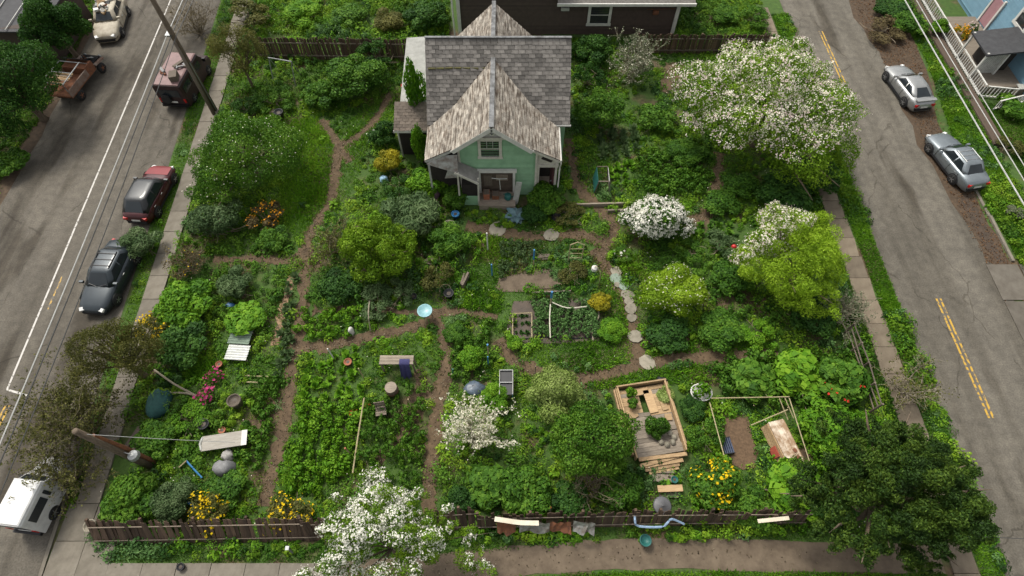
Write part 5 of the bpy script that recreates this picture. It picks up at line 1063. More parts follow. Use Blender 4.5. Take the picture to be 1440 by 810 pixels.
# boxy vans: roof, body, windows
def van(label, loc, rz, L, W, hh, Pm, roofm, rear='door', name='van', cat='van', extra=None):
    root = thing(name, label, cat, loc, rz); a = L / 2; w_ = W / 2
    mb = loft([[(x, y * k, z) for y, z in ((0, .25), (w_, .28), (w_ * 1.01, hh * .55), (w_ * .95, hh - .12), (w_ * .86, hh - .03), (0, hh - .01), (-w_ * .86, hh - .03), (-w_ * .95, hh - .12), (-w_ * 1.01, hh * .55), (-w_, .28))] for x, k in ((-a, .97), (-a + .1, 1), (a - 1.35, 1), (a - 1.2, .99))][::-1])
    mb.build('body', Pm, root)
    MB().add([(-a + .03, -w_ * .9, hh + .004), (a - 1.2, -w_ * .9, hh + .004), (a - 1.2, w_ * .9, hh + .004), (-a + .03, w_ * .9, hh + .004), (-a + .06, -w_ * .82, hh + .05), (a - 1.3, -w_ * .82, hh + .05), (a - 1.3, w_ * .82, hh + .05), (-a + .06, w_ * .82, hh + .05)], [(0, 1, 5, 4), (1, 2, 6, 5), (2, 3, 7, 6), (3, 0, 4, 7), (4, 5, 6, 7)]).build('roof', roofm, root)
    mb = loft([[(a - 1.22, s * y, z) for s, y, z in ((1, w_ * .98, .3), (1, w_ * .98, 1.0), (1, w_ * .9, hh - .15), (-1, w_ * .9, hh - .15), (-1, w_ * .98, 1.0), (-1, w_ * .98, .3))], [(a - .6, s * y, z) for s, y, z in ((1, w_ * .96, .3), (1, w_ * .96, 1.0), (1, w_ * .9, 1.12), (-1, w_ * .9, 1.12), (-1, w_ * .96, 1.0), (-1, w_ * .96, .3))], [(a, s * y, z) for s, y, z in ((1, w_ * .88, .35), (1, w_ * .88, .82), (1, w_ * .8, .92), (-1, w_ * .8, .92), (-1, w_ * .88, .82), (-1, w_ * .88, .35))]]); mb.f = [f[::-1] for f in mb.f]; mb.build('bonnet', Pm, root)
    MB().slab([(a - .66, -w_ * .84, 1.17), (a - .66, w_ * .84, 1.17), (a - 1.16, w_ * .82, hh - .2), (a - 1.16, -w_ * .82, hh - .2)], .02).build('windscreen', M_CGLASS, root)
    MB().box((-a - .012, 0, hh * .68), (.02, W * .72, hh * .28)).build('rear_window', M_CGLASS, root); MB().box((-a - .06, 0, .42), (.14, W * .92, .16)).build('bumper', M_BLACKM, root); MB().box((-a - .016, 0, .66), (.02, .5, .13)).build('number_plate', M_PLATE, root)
    for s in (-1, 1):
        for x0, x1 in ((-a + .3, -a + 1.3), (-a + 1.45, a - 1.5)): MB().box(((x0 + x1) / 2, s * (w_ * 1.0 + .008), hh * .72), (x1 - x0, .02, hh * .24), (s * .07, 0, 0)).build('side_window', M_CGLASS, root)
        MB().box((-a - .015, s * w_ * .86, .8), (.05, .14, .3)).build('tail_light', M_TAIL, root); MB().box((a - .01, s * w_ * .62, .7), (.05, .26, .18)).build('headlight', M_LAMP, root); MB().box((a - 1.0, s * (w_ + .12), 1.35), (.08, .2, .25)).build('mirror', M_BLACKM, root)
        for x in (a - .85, -a + .85): wheel(root, x, s * (w_ - .09), .35, .22)
    for f in extra or []: f(root)
    return root
van('white van half hidden under the brown bush at the lower left', pos(47, 690, 1.3), R(84), 3.1, 1.38, 1.9, pm('white_van_paint', (.58, .58, .57), (.4, .4, .39), 3, .35, coat=.3), pm('white_van_roof', (.70, .70, .69), (.5, .5, .49), 3, .35))
def load(r):
    for k in range(9): MB().box((random.uniform(-1.8, .3), random.uniform(-.7, .7), 2.08 + random.uniform(0, .1)), (random.uniform(.2, .9), random.uniform(.05, .3), .1), (random.gauss(0, .1), random.gauss(0, .1), random.uniform(0, 3))).build('roof_load', random.choice([M_RUST, M_WOOD, M_TARP, M_DARK]), r)
    MB().lathe([(.22, -.1), (.33, -.08), (.33, .08), (.22, .1)], 16, (-2.42, .35, .95), axis='x').build('spare_wheel', M_TYRE, r)
    MB().box((-1.6, -.5, 2.25), (.7, .5, .4), (0, 0, .3)).build('crate', M_WOOD, r)
van('old maroon van with loaded roof parked beside the utility pole', pos(259, 106, 1.0), R(86), 4.6, 1.95, 2.0, pm('dark_maroon_paint', (.035, .016, .016), (.018, .010, .010), 3, .5), pm('faded_maroon_roof', (.21, .125, .12), (.13, .075, .072), 3, .6), extra=[load])
# stripped rusty pickup
tr = thing('rusted_truck', 'stripped rusty pickup truck at the left roadside under the dark tree', 'truck', pos(108, 106, .8), R(82))
MB().box((-1.0, 0, .75), (2.3, 1.75, .12)).build('bed_floor', M_RUST, tr)
for s in (-1, 1): MB().box((-1.0, s * .86, 1.02), (2.3, .06, .5)).build('bed_side', pm('rust_and_primer', (.24, .20, .17), (.13, .06, .035), 3, .8), tr); MB().tube([(-2.1, s * .82, 1.25), (-2.05, s * .8, 1.75), (.2, s * .72, 1.78), (.9, s * .75, 1.1)], .04, 6).build('roll_bar', M_GALV, tr)
for x in (-2.0, -.9, .2): MB().tube([(x, -.8, 1.76), (x, .8, 1.76)], .035, 6).build('roll_bar', M_GALV, tr)
for k in range(11): MB().box((-2.0 + k * .12, 0, 1.62 + random.uniform(-.02, .02)), (.08, 1.5, .04), (0, 0, random.gauss(0, .03))).build('slat', random.choice([M_RUST, M_LOGEND, M_WOOD]), tr)
MB().box((.55, 0, 1.0), (.9, 1.7, .7)).build('cab', M_RUST, tr); MB().slab([(.98, -.75, 1.38), (.98, .75, 1.38), (.6, .7, 1.75), (.6, -.7, 1.75)], .03).build('windscreen_frame', M_DARK, tr); MB().box((1.55, 0, .72), (1.1, 1.2, .35)).build('engine', M_BLACKM, tr)
for k in range(14): MB().tube([(random.uniform(1.1, 2.0), random.uniform(-.5, .5), .85), (random.uniform(1.1, 2.0), random.uniform(-.5, .5), random.uniform(.9, 1.2)), (random.uniform(1.1, 2.1), random.uniform(-.5, .5), .8)], .035, 5).build('engine_pipe', random.choice([M_GALV, M_BLACKM, M_RUST]), tr)
for s in (-1, 1):
    MB().box((1.6, s * .75, .8), (1.0, .25, .12), (s * .2, .1, 0)).build('fender', pm('rust_and_primer', (.24, .2, .17)), tr); MB().lathe([(.02, 0), (.12, .02), (.12, .1), (.05, .14)], 12, (2.1, s * .55, .8), axis='x').build('headlight', M_GALV, tr)
    for x in (1.5, -1.4): wheel(tr, x, s * .78, .36, .22, M_RUST)

# ================================================================ GARDEN THINGS
def loc0(px, py): p = G(px, py); return (p.x, p.y, 0)
# aqua dish
t = thing('bird_bath', 'pale aqua round dish on wooden legs in the middle of the garden', 'bird bath', loc0(600, 447))
MB().lathe([(.02, .72), (.33, .74), (.40, .80), (.41, .84), (.37, .84), (.30, .79), (.02, .78)], 20).build('dish', M_AQUA, t, True)
for k in range(3): a = k * 2.1 + .5; MB().tube([(.34 * math.cos(a), .34 * math.sin(a), 0), (.18 * math.cos(a), .18 * math.sin(a), .74)], .03, 6).build('leg', M_CANE, t)
# corrugated sheets
def corrugated(w_, l, n, amp=.03): 
    mb = MB(); k = n * 4
    for s in (0, 1):
        for i in range(k + 1): mb.v.append((-w_ / 2 + w_ * s, -l / 2 + l * i / k, amp * math.sin(i * math.pi / 2)))
    mb.f = [(i, k + 1 + i, k + 2 + i, i + 1) for i in range(k)]; mb.m = [0] * k; return mb
for lb, px, py, mt in (('green corrugated sheet propped in the left beds, upper of two', 342, 478, pm('green_corrugated', (.24, .31, .24), (.15, .20, .15), 3, .5)), ('white corrugated sheet propped in the left beds, lower of two', 338, 500, pm('white_corrugated', (.68, .69, .66), (.46, .47, .45), 3, .5))):
    t = thing('corrugated_sheet', lb, 'sheet', loc0(px, py), R(-4)); MB.build(corrugated(1.15, .85, 6), 'sheet', mt, t).location = (0, 0, .40)
    for x in (-.5, .5):
        for y in (-.35, .35): MB().beam((x, y, 0), (x, y, .38), .05, .05).build('leg', M_WOOD, t)
# grey board on trestle
t = thing('work_table', 'weathered grey board table with a pale end near the front left', 'table', loc0(322, 624), R(9))
MB().box((0, 0, .52), (2.1, .72, .06)).build('table_top', pm('grey_board', (.36, .34, .30), (.22, .20, .17), 3, .85, stretch=(1, 5, 5)), t); MB().box((.93, 0, .556), (.26, .74, .012)).build('end_strip', M_WHITE, t)
for x in (-.8, .8):
    for y in (-.25, .25): MB().beam((x, y, 0), (x, y, .5), .07, .07).build('leg', M_WOOD, t)
MB().tube([(-1.04, -.3, .54), (-1.12, 0, .56), (-1.04, .3, .54)], .05, 6).build('rolled_end', M_GREYW, t)
def tarp(name, label, px, py, sx, sy, h, mat, seed=1):
    r2 = random.Random(seed); mb = MB(); n = 12; rings = []
    for k, (f, z) in enumerate(((1.05, 0), (1.0, h * .35), (.88, h * .75), (.62, h * .95), (.25, h))):
        rings.append([(sx * f * math.cos(a) * (1 + .12 * r2.gauss(0, 1) * (1 - k * .15)), sy * f * math.sin(a) * (1 + .12 * r2.gauss(0, 1)), z + h * .06 * r2.gauss(0, 1) * (k > 0)) for a in np.linspace(0, 2 * math.pi, n, endpoint=False)])
    mb = loft(rings[::-1]); o = mb.build(name, mat, None, True); o.location = loc0(px, py); return o
tag(tarp('tarp_bundle', 'grey tarpaulin bundle below the grey board table', 318, 660, .5, .42, .6, M_TARP, 3), 'grey tarpaulin bundle below the grey board table', 'tarpaulin')
tag(tarp('tarp_bundle', '', 322, 642, .3, .28, .4, pm('pale_grey_tarp', (.34, .33, .31), (.22, .21, .2), 4, .7), 5), 'small pale grey sack between the board table and the tarpaulin', 'sack')
tag(tarp('tarp_bundle', '', 667, 548, .55, .4, .35, pm('blue_black_sheet', (.10, .14, .19), (.03, .035, .045), 5, .4), 8), 'dark blue plastic bundle right of the central dirt path', 'plastic sheet')
tag(tarp('tarp_bundle', '', 225, 568, .55, .8, .5, pm('teal_netting', (.02, .085, .075), (.01, .04, .04), 8, .8, bump=.6), 9), 'teal garden netting heaped at the left edge of the beds', 'netting')
tag(tarp('tarp_bundle', '', 612, 278, .28, .26, .7, pm('mauve_cloth', (.25, .15, .19), (.14, .08, .11), 5, .8), 11), 'mauve cloth bundle beside the porch vine', 'cloth')
tag(tarp('tarp_bundle', '', 930, 538, .3, .3, .25, M_DARK, 12), 'black plastic sheet in the grass above the white tub', 'plastic sheet')
def pot(label, px, py, r, h, mat, name='plant_pot', cat='pot', soil=True, tilt=0):
    t = thing(name, label, cat, loc0(px, py)); t.rotation_euler = (tilt, 0, random.uniform(0, 3)); MB().lathe([(r * .72, 0), (r * .95, h * .85), (r * 1.05, h * .86), (r * 1.05, h), (r * .9, h), (r * .88, h * .88)], 16).build('body', mat, t, True)
    if soil: MB().lathe([(r * .87, h * .86), (r * .02, h * .9)], 16).build('soil', M_MUD, t)
    return t
pot('brown barrel planter with a black liner above the grey board table', 337, 570, .33, .75, M_WOOD); pot('black bucket left of the brown barrel planter', 291, 600, .27, .45, M_DARK); pot('small terracotta pot above the grey board table', 315, 607, .17, .26, M_TERRA); pot('terracotta pot below the corrugated sheets', 311, 515, .17, .3, M_TERRA)
pot('rust brown pot in the lettuce bed', 491, 512, .2, .32, M_TERRA); pot('black bin beside the yellow green speckled bush', 632, 418, .27, .5, M_DARK); pot('black pot beside the bright green bush', 582, 420, .2, .3, M_DARK)
pot('dark barrel in the long grass below the swing frame', 396, 168, .3, .7, M_DARK); pot('bright blue bucket in front of the porch', 641, 306, .24, .4, M_BLUE, 'bucket', 'bucket'); pot('red bucket against the left end of the cottage', 569, 126, .2, .4, M_RED, 'bucket', 'bucket')
pot('black bowl beside the entrance path', 782, 308, .28, .22, M_DARK); pot('orange planter beside the cane rail in the lettuce bed', 498, 582, .22, .22, M_ORANGE); lidbin = pot('black bin with a dark grey round lid by the front fence', 926, 716, .34, .75, M_DARK, 'bin', 'bin', False)
MB().lathe([(.02, .76), (.40, .77), (.42, .80), (.36, .84), (.05, .86), (.04, .90), (.02, .90)], 20).build('lid', pm('dark_grey_lid', (.10, .10, .105), (.07, .07, .075), 5, .5), lidbin, True)
pot('teal bin outside the front fence below the blue pipe', 905, 762, .25, .5, M_TEAL, 'bin', 'bin', False); pot('teal pot on the timber steps', 947, 676, .16, .25, M_TEAL)
def ball(name, label, px, py, z, r, mat, cat):
    o = MB().lathe([(r * math.sin(a), -r * math.cos(a)) for a in np.linspace(.05, math.pi - .05, 10)], 14).build(name, mat, None, True); p = G(px, py, z); o.location = (p.x, p.y, z); return tag(o, label, cat)
ball('red_ball', 'red ball beside the white tub', 966, 574, .16, .16, M_RED, 'ball'); ball('red_ball', 'small red ball beside the wooden garden chair', 518, 571, .16, .16, M_RED, 'ball')
# pergola bench with navy cloth
t = thing('garden_shelter', 'low timber shelter with a plank top above the barrel', 'shelter', loc0(560, 520)); 
for i, (y, w_) in enumerate(((0, .16), (.17, .14), (.33, .14))): MB().box((.1, y - .1, 1.12 + i * .004), (1.7, w_, .05)).build('top_plank', M_DECK, t)
for x in (-.7, .9):
    for y in (-.1, .25): MB().beam((x, y, 0), (x, y, 1.1), .08, .08).build('post', M_WOOD, t)
MB().box((-.1, .3, .45), (1.2, .3, .05)).build('shelf', M_WOOD, t)
mb = MB(); n = 9
for i in range(n): 
    x = i / (n - 1) * .52; wv = .04 * math.sin(i * 1.9)
    for y, z in ((.10, 1.166), (-.16, 1.175), (-.22, 1.1), (-.30 + wv, .8), (-.42 + wv * 1.5, .42), (-.5 + wv * 2, .12)): mb.v.append((.25 + x + (.06 if z < .5 else 0) * (x - .26), y, z))
mb.f = [(i * 6 + j, i * 6 + 6 + j, i * 6 + 7 + j, i * 6 + 1 + j) for i in range(n - 1) for j in range(5)]; mb.m = [0] * len(mb.f); o = mb.build('hanging_cloth', M_NAVY, None, True); o.location = t.location; tag(o, 'navy blue cloth draped over the low timber shelter', 'cloth')
t = thing('barrel', 'brown barrel with a pale flat lid below the shelter', 'barrel', loc0(553, 552)); MB().lathe([(.26, 0), (.31, .2), (.32, .4), (.28, .7)], 16).build('body', pm('brown_barrel', (.12, .085, .06), (.07, .05, .035), 5, .8), t, True); MB().lathe([(.30, .7), (.30, .74), (.02, .76)], 16).build('lid', M_DECK, t); MB().lathe([(.325, .3), (.328, .36)], 16).build('hoop', M_RUST, t)
t = thing('garden_chair', 'weathered slatted wooden chair below the barrel', 'chair', loc0(538, 582), R(10))
for x in (-.22, .22):
    MB().beam((x, -.2, 0), (x, -.2, .42), .05, .05).build('leg', M_WOOD, t); MB().beam((x, .2, 0), (x, .28, .95), .05, .05).build('leg', M_WOOD, t)
for k in range(4): MB().box((0, -.18 + k * .12, .44), (.52, .1, .025)).build('seat_slat', M_WOOD, t); MB().box((0, .23 + .015 * k, .58 + k * .11), (.48, .025, .08)).build('back_slat', M_WOOD, t)
# metal stand with trays
t = thing('tray_stand', 'dark metal stand with two trays right of the central path', 'stand', loc0(712, 545))
for x in (-.32, .32):
    for y in (-.6, .6): MB().beam((x, y, 0), (x, y, .72), .04, .04).build('leg', M_BLUE if y < 0 else M_BLACKM, t)
for y in (-.33, .33):
    MB().box((0, y, .66), (.64, .6, .04)).build('tray', M_DARK, t)
    for s in (-1, 1): MB().box((s * .33, y, .72), (.03, .64, .12)).build('tray_edge', M_GREYW, t)
    MB().box((0, y + .31, .72), (.68, .03, .12)).build('tray_edge', M_GALV, t)
# posts, stakes and canes
def stake(label, px, py, h, r, mat, tip=None, group=None, lean=(0, 0)):
    t = thing('garden_stake', label, 'stake', loc0(px, py), 0, group); MB().tube([(0, 0, -.05), (lean[0], lean[1], h)], r, 6).build('post', mat, t)
    if tip: MB().tube([(lean[0], lean[1], h - tip[1]), (lean[0], lean[1], h + .03)], r * 1.35, 6).build('sleeve', tip[0], t)
    return t
stake('white post with a flaking lower wrap in front of the porch', 686, 352, 1.7, .045, M_WHITE); stake('blue topped stake in the upper central bed', 750, 374, 1.6, .04, M_CANE, (M_BLUE, .9)); stake('blue stake left of the upper central bed', 692, 388, 1.2, .045, M_BLUE); stake('tall blue capped post standing in the gridded bed', 774, 430, 1.5, .05, M_CANE, (M_BLUE, .6))
stake('pale cane with a blue foot beside the leafy bed', 687, 502, 1.5, .04, M_CANE, (M_BLUE, .1)); stake('blue cane above the metal stand', 687, 515, 1.2, .035, M_BLUE); stake('short green pipe beside the central path', 637, 530, .8, .04, M_TEAL, None, None, (.05, .1)); stake('white hooked cane in the lettuce bed', 470, 505, 1.3, .035, M_WHITE); stake('bird feeder cane with a pink top right of the long lower bed', 494, 640, 1.2, .035, M_CANE, (M_TERRA, .15)); stake('thin cane at the left of the shelter', 512, 532, 1.3, .03, M_CANE); stake('pale forked cane right of the barrel', 580, 575, 1.4, .03, M_CANE); stake('leaning wooden stake beside the earth path bend', 752, 528, 1.2, .03, M_WOOD)
t = thing('bird_feeder', 'white enamel lantern on a bent cane beside the stepping stones', 'lantern', loc0(836, 392)); MB().tube([(.25, -.3, 0), (.22, -.2, .9), (0, 0, 1.25), (-.12, .05, 1.2)], .025, 6).build('pole', M_CANE, t); MB().lathe([(.03, 1.2), (.16, 1.1), (.18, .92), (.12, .86), (.02, .85)], 12, (-.12, .05, 0)).build('lantern', M_WHITE, t)
def poles(label, name, cat, segs, r, mat, px=None, part='cane'):
    segs = [[G(*q) for q in s] for s in segs]; o0 = Vector((segs[0][0].x, segs[0][0].y, 0)); t = thing(name, label, cat, o0)
    for s in segs: MB().tube([q - o0 for q in smoothpath(s, 3)] if len(s) > 2 else [q - o0 for q in s], r, 5).build(part, mat, t)
    return t
poles('pale cane frame around the seedling corner of the gridded bed', 'seedling_enclosure', 'cane frame', [[(721, 441, .25), (748, 440, .25)], [(748, 440, .25), (748, 474, .25)], [(721, 441, .25), (721, 474, .25)], [(721, 441, 0), (721, 441, .3)], [(748, 474, 0), (748, 474, .3)], [(721, 474, 0), (721, 474, .3)], [(748, 440, 0), (748, 440, .3)]], .026, M_CANE)
poles('white cord running down the middle of the gridded bed', 'cord', 'cord', [[(774, 428, .42), (773, 450, .46), (774, 475, .42)]], .032, M_ROPE, part='strand'); poles('white cord along the top of the gridded bed', 'cord', 'cord', [[(776, 425, .45), (798, 433, .45), (825, 431, .4)]], .032, M_ROPE, part='strand'); poles('crooked pale branch edging the right side of the gridded bed', 'branch_edging', 'edging', [[(838, 425, .1), (842, 445, .18), (834, 460, .1), (834, 480, .05)]], .045, M_TWIGW, part='branch'); poles('dark hose along the bottom of the gridded bed', 'hose', 'hose', [[(730, 477, .08), (770, 474, .06), (800, 476, .08), (834, 474, .06)]], .03, M_DARK, part='tube')
poles('long bamboo rail beside the lower left beds', 'cane_rail', 'rail', [[(512, 560, .45), (504, 610, .45), (496, 665, .45)], [(512, 560, 0), (512, 560, .5)], [(504, 612, 0), (504, 612, .5)], [(496, 664, 0), (496, 664, .5)]], .035, M_CANE)
poles('fallen pale branch left of the pink flowers', 'fallen_branch', 'branch', [[(217, 520, .1), (245, 540, .5), (275, 556, .1)], [(238, 552, .1), (262, 553, .3), (280, 558, .1)]], .05, M_TWIGW, part='limb')
poles('crossed canes lying left of the kale row', 'cane_bundle', 'canes', [[(345, 528, .12), (378, 530, .15)], [(340, 537, .1), (372, 538, .12)], [(376, 528, .1), (368, 548, .12)]], .035, M_CANE); poles('blue pole lying left of the tarpaulin', 'blue_pole', 'pole', [[(262, 648, .3), (284, 672, .1)]], .045, M_BLUE, part='rod'); poles('blue pipe lying behind the front left fence', 'blue_pole', 'pole', [[(256, 700, .5), (272, 712, .3)]], .05, M_BLUE, part='rod'); poles('short wooden handle beside the blue pole', 'tool_handle', 'handle', [[(252, 657, .2), (262, 648, .35)]], .035, M_CANE, part='rod')
poles('slanting pale branch standing above the left beds', 'bare_pole', 'branch', [[(521, 415, .1), (518, 440, 1.2), (521, 465, .2)]], .03, M_TWIGW, part='limb')
# wire pen round the brown soil bed
poles('thin cane pen around the brown soil bed', 'cane_pen', 'pen', [[(1000, 560, 1.0), (1110, 558, 1.0)], [(998, 566, 1.0), (1018, 640, 1.0)], [(1056, 598, .9), (1108, 576, 1.0)], [(1096, 560, 1.0), (1108, 590, .6)], [(1104, 560, 1.0), (1116, 588, .6)], [(1110, 560, 1.0), (1138, 648, .7)]] + [[(x, y, 0), (x, y, 1.05)] for x, y in ((1003, 575), (1108, 573), (1018, 655), (1136, 660), (1060, 570))], .026, M_CANE)
# trellis arch and netted cold frame
t = thing('trellis', 'pale cane trellis arch right of the central beds', 'trellis', loc0(808, 368))
for x in (-.38, .38): MB().tube([(x, 0, 0), (x, 0, 1.7)], .028, 6).build('upright', M_CANE, t)
for z in (.4, .85, 1.3): MB().tube([(-.38, 0, z), (.38, 0, z)], .015, 5).build('crossbar', M_CANE, t)
MB().tube([(-.4, 0, 1.68), (0, 0, 1.95), (.4, 0, 1.68)], .028, 6).build('peak', M_CANE, t)
t = thing('cold_frame', 'netted cold frame with a slanting grey side, right of the cottage', 'cold frame', loc0(845, 262))
for x in (-.45, .45):
    for y in (-.6, .6): MB().beam((x, y, 0), (x * .7, y, 1.15), .05, .05).build('post', M_WOOD, t)
for y in (-.6, .6): MB().beam((-.33, y, 1.14), (.33, y, 1.14), .05, .05).build('rail', M_WOOD, t)
MB().slab([(.50, -.6, .1), (.50, .6, .1), (.36, .6, 1.12), (.36, -.6, 1.12)], .03).build('grey_side', M_GREYW, t); MB().slab([(-.50, .6, .1), (-.50, -.6, .1), (-.36, -.6, 1.12), (-.36, .6, 1.12)], .02).build('net_side', M_TEAL, t)
# timber edging and plank piles
def planks(label, px, py, rz, sizes, mat, name='plank_pile', cat='planks'):
    t = thing(name, label, cat, loc0(px, py), rz)
    for (x, y, z, l, w_, th, a) in sizes: MB().box((x, y, z + th / 2), (l, w_, th), (0, 0, a)).build('plank', mat, t)
    return t
planks('weathered boards stacked beside the upper central bed', 760, 364, 0, [(0, 0, .02, 1.3, .2, .06, .02), (.05, .22, .02, 1.2, .2, .06, -.04), (0, .1, .085, 1.1, .22, .05, .08)], M_WOOD); planks('weathered planks lying right of the bright green bush', 612, 372, R(-14), [(0, 0, .02, 1.4, .22, .06, 0), (.05, .24, .02, 1.3, .2, .06, .05), (0, .1, .085, 1.2, .22, .05, -.06)], M_WOOD); planks('low timber edging board below the cold frame', 848, 290, R(2), [(0, 0, 0, 3.4, .1, .3, 0), (1.0, -.5, 0, 1.6, .1, .26, 0)], M_DECK, 'timber_edging', 'edging'); planks('pale edging board above the gridded bed', 775, 412, R(3), [(0, 0, 0, 2.2, .08, .18, 0)], M_DECK, 'timber_edging', 'edging'); planks('grey planks set upright behind the speckled bush', 655, 398, R(70), [(0, 0, 0, .9, .12, .5, 0), (0, .16, 0, .7, .1, .42, .1)], M_WOOD)
planks('two old sleepers propped behind the short corner pole', 186, 622, R(70), [(0, 0, .02, 1.5, .22, .2, 0), (-.1, -.4, .02, 1.3, .2, .18, .05)], M_WOOD, 'sleeper_pile', 'sleepers')
# stepping stones
def stone(label, px, py, r, mat, th=.07):
    p = G(px, py); n = 10; mb = MB(); mb.prism([(r * random.uniform(.85, 1.1) * math.cos(a) * 1.15, r * random.uniform(.85, 1.1) * math.sin(a)) for a in np.linspace(0, 2 * math.pi, n, endpoint=False)], 0, th); o = mb.build('stepping_stone', mat); o.location = (p.x, p.y, .02); o.rotation_euler = (random.gauss(0, .03), random.gauss(0, .03), random.uniform(0, 6)); return tag(o, label, 'stone', 'stepping stones on the curved path')
for i, (px, py, r, mt) in enumerate(((866, 382, .30, M_STONE), (866, 393, .34, M_STONEG), (877, 403, .27, M_STONEG), (867, 401, .16, M_STONE), (882, 415, .33, M_STONE), (884, 424, .26, M_STONE), (887, 435, .32, M_STONE), (888, 448, .27, M_STONE), (893, 474, .38, M_STONE))):
    stone(['top pale stepping stone', 'greenish stepping stone, second from the top', 'greenish round stepping stone, third from the top', 'tiny stepping stone beside the greenish ones', 'fifth stepping stone down, rough and brownish', 'sixth stepping stone down', 'seventh stepping stone down', 'eighth stepping stone, above the grassy gap', 'bright oval stepping stone, lowest of the path'][i] + ' on the curved garden path', px, py, r, mt)
stone('squarish pale slab where the stepping stone path meets the earth path', 910, 510, .42, M_STONE, .05); stone('grey flat stone in front of the porch, left', 632, 318, .4, M_STONE); stone('flat pale stone on the path before the hosta', 700, 323, .5, M_STONE); stone('pale flat stone on the path right of the hosta', 775, 331, .45, M_STONE); stone('brown stone left of the grey porch stone', 618, 322, .3, M_STONE)
# timber deck
D = G(916, 603); t = thing('timber_deck', 'raised timber deck of pale boards with a plank border, lower right of centre', 'deck', (D.x, D.y, 0), R(9)); t.scale = (.86, .92, .9); x0, x1, yb, yt = -1.45, 1.35, -1.5, 2.3
for k in range(16):
    y = yb + .12 + k * .232; m = random.choice([M_FRESH, M_FRESH, M_DECK]) if k > 8 else M_DECK
    if 6 <= k <= 13:
        MB().box((-.85, y, .42), (1.05, .22, .05), (0, 0, random.gauss(0, .012))).build('deck_board', m, t); MB().box((.68, y, .42), (1.2, .22, .05), (0, 0, random.gauss(0, .012))).build('deck_board', m if k < 9 else M_FRESH, t)
        if k < 10: MB().box((-.13, y, .36), (.42, .2, .05), (0, 0, random.gauss(0, .03))).build('deck_board', M_DECK, t)
    else: MB().box((-.05, y, .42), (2.7 + random.uniform(-.08, .06), .22, .05), (0, 0, random.gauss(0, .01))).build('deck_board', m, t)
for x, y, w_, l, a in ((.25, 1.35, .5, 1.3, .05), (-.1, 1.95, .8, .34, .08), (-.95, .75, .5, .4, .4), (.95, 1.0, .34, .5, .1), (1.0, .35, .4, .36, -.1)): MB().box((x, y, .49), (w_, l, .06), (0, 0, a)).build('loose_board', M_FRESH, t)
for s, x in ((-1, x0), (1, x1)):
    for k in range(3): MB().box((x + s * .10 * k, .4 + .1 * k, .42 - .07 * k), (.075, 3.85 - .2 * k, .66 - k * .16), (0, s * .04, random.gauss(0, .008))).build('side_plank', random.choice([M_FRESH, M_LOGEND]), t)
MB().box((-.05, yt + .06, .44), (3.0, .08, .66)).build('end_plank', M_FRESH, t)
for k in range(5): MB().box((.0 + random.uniform(-.1, .1), yb - .12 - k * .15, .38 - k * .072), (2.7 - .25 * k, .19, .15), (random.gauss(0, .08), 0, random.gauss(0, .03))).build('step_log', M_LOGEND, t)
for x in (-1.3, 1.2):
    for y in (-1.2, 2.0): MB().box((x, y, .19), (.14, .14, .38)).build('support', M_WOOD, t)
for k in range(7): a = k * .9; MB().lathe([(.02, 0), (.14, .02), (.16, .10), (.09, .18), (.02, .2)], 9, (.55 + .42 * math.cos(a), -.75 + .32 * math.sin(a), .445)).build('rock', M_STONE, t)
planks('timber planks forming steps below the raised deck', 935, 675, R(-3), [(-.1, .45, .04, 1.1, .35, .1, .05), (-.1, .05, .04, 1.0, .35, .1, 0), (.1, -.65, .03, .9, .3, .08, 0)], M_DECK, 'timber_steps', 'steps'); planks('pale plank bench below the raised deck', 940, 689, R(2), [(0, 0, .28, 1.15, .3, .08, 0), (-.45, 0, 0, .1, .26, .28, 0), (.45, 0, 0, .1, .26, .28, 0)], M_FRESH, 'plank_bench', 'bench')
shrub('small plant growing through the deck boards, upper left', 884, 560, 8, .7, 'big', 'bright', loc=(G(884, 560).x, G(884, 560).y, .42)); shrub('small plant on the deck boards beside the gap', 886, 574, 8, .6, 'big', 'mid', loc=(G(886, 574).x, G(886, 574).y, .42))
# painted log planter
L0 = G(1088, 632); t = thing('log_planter', 'peeling painted timber box planter right of the brown soil bed', 'planter', (L0.x, L0.y, 0), R(14))
PEEL = pm('peeling_white_paint', (.58, .50, .40), (.26, .17, .10), 2.2, .8, contrast=.10, obj_var=.15)
for k in range(3): MB().box((.08 + k * .26, 0, .76 - .012 * k), (.25, 2.25, .06), (0, R(4), 0)).build('top_board', PEEL, t)
for k in range(3): MB().box((-.08 - .03 * k, 0, .62 - k * .21), (.06, 2.2, .2), (0, R(8), 0)).build('side_board', M_LOGEND if k else M_FRESH, t)
MB().box((.76, 0, .38), (.06, 2.2, .7)).build('side_board', M_LOGEND, t)
for y in (-1.08, 1.08): MB().box((.34, y, .37), (.78, .06, .7)).build('end_board', M_LOGEND, t)
MB().box((-.22, -.2, .35), (.03, .5, .5), (0, .2, 0)).build('red_label', pm('faded_red_paint', (.45, .09, .06), (.25, .06, .04), 4, .7), t)
for y in (-.75, -.4): MB().lathe([(.09, 0), (.10, .03), (.02, .032)], 10, (.55, y, .775)).build('knot_hole', M_RUST, t)
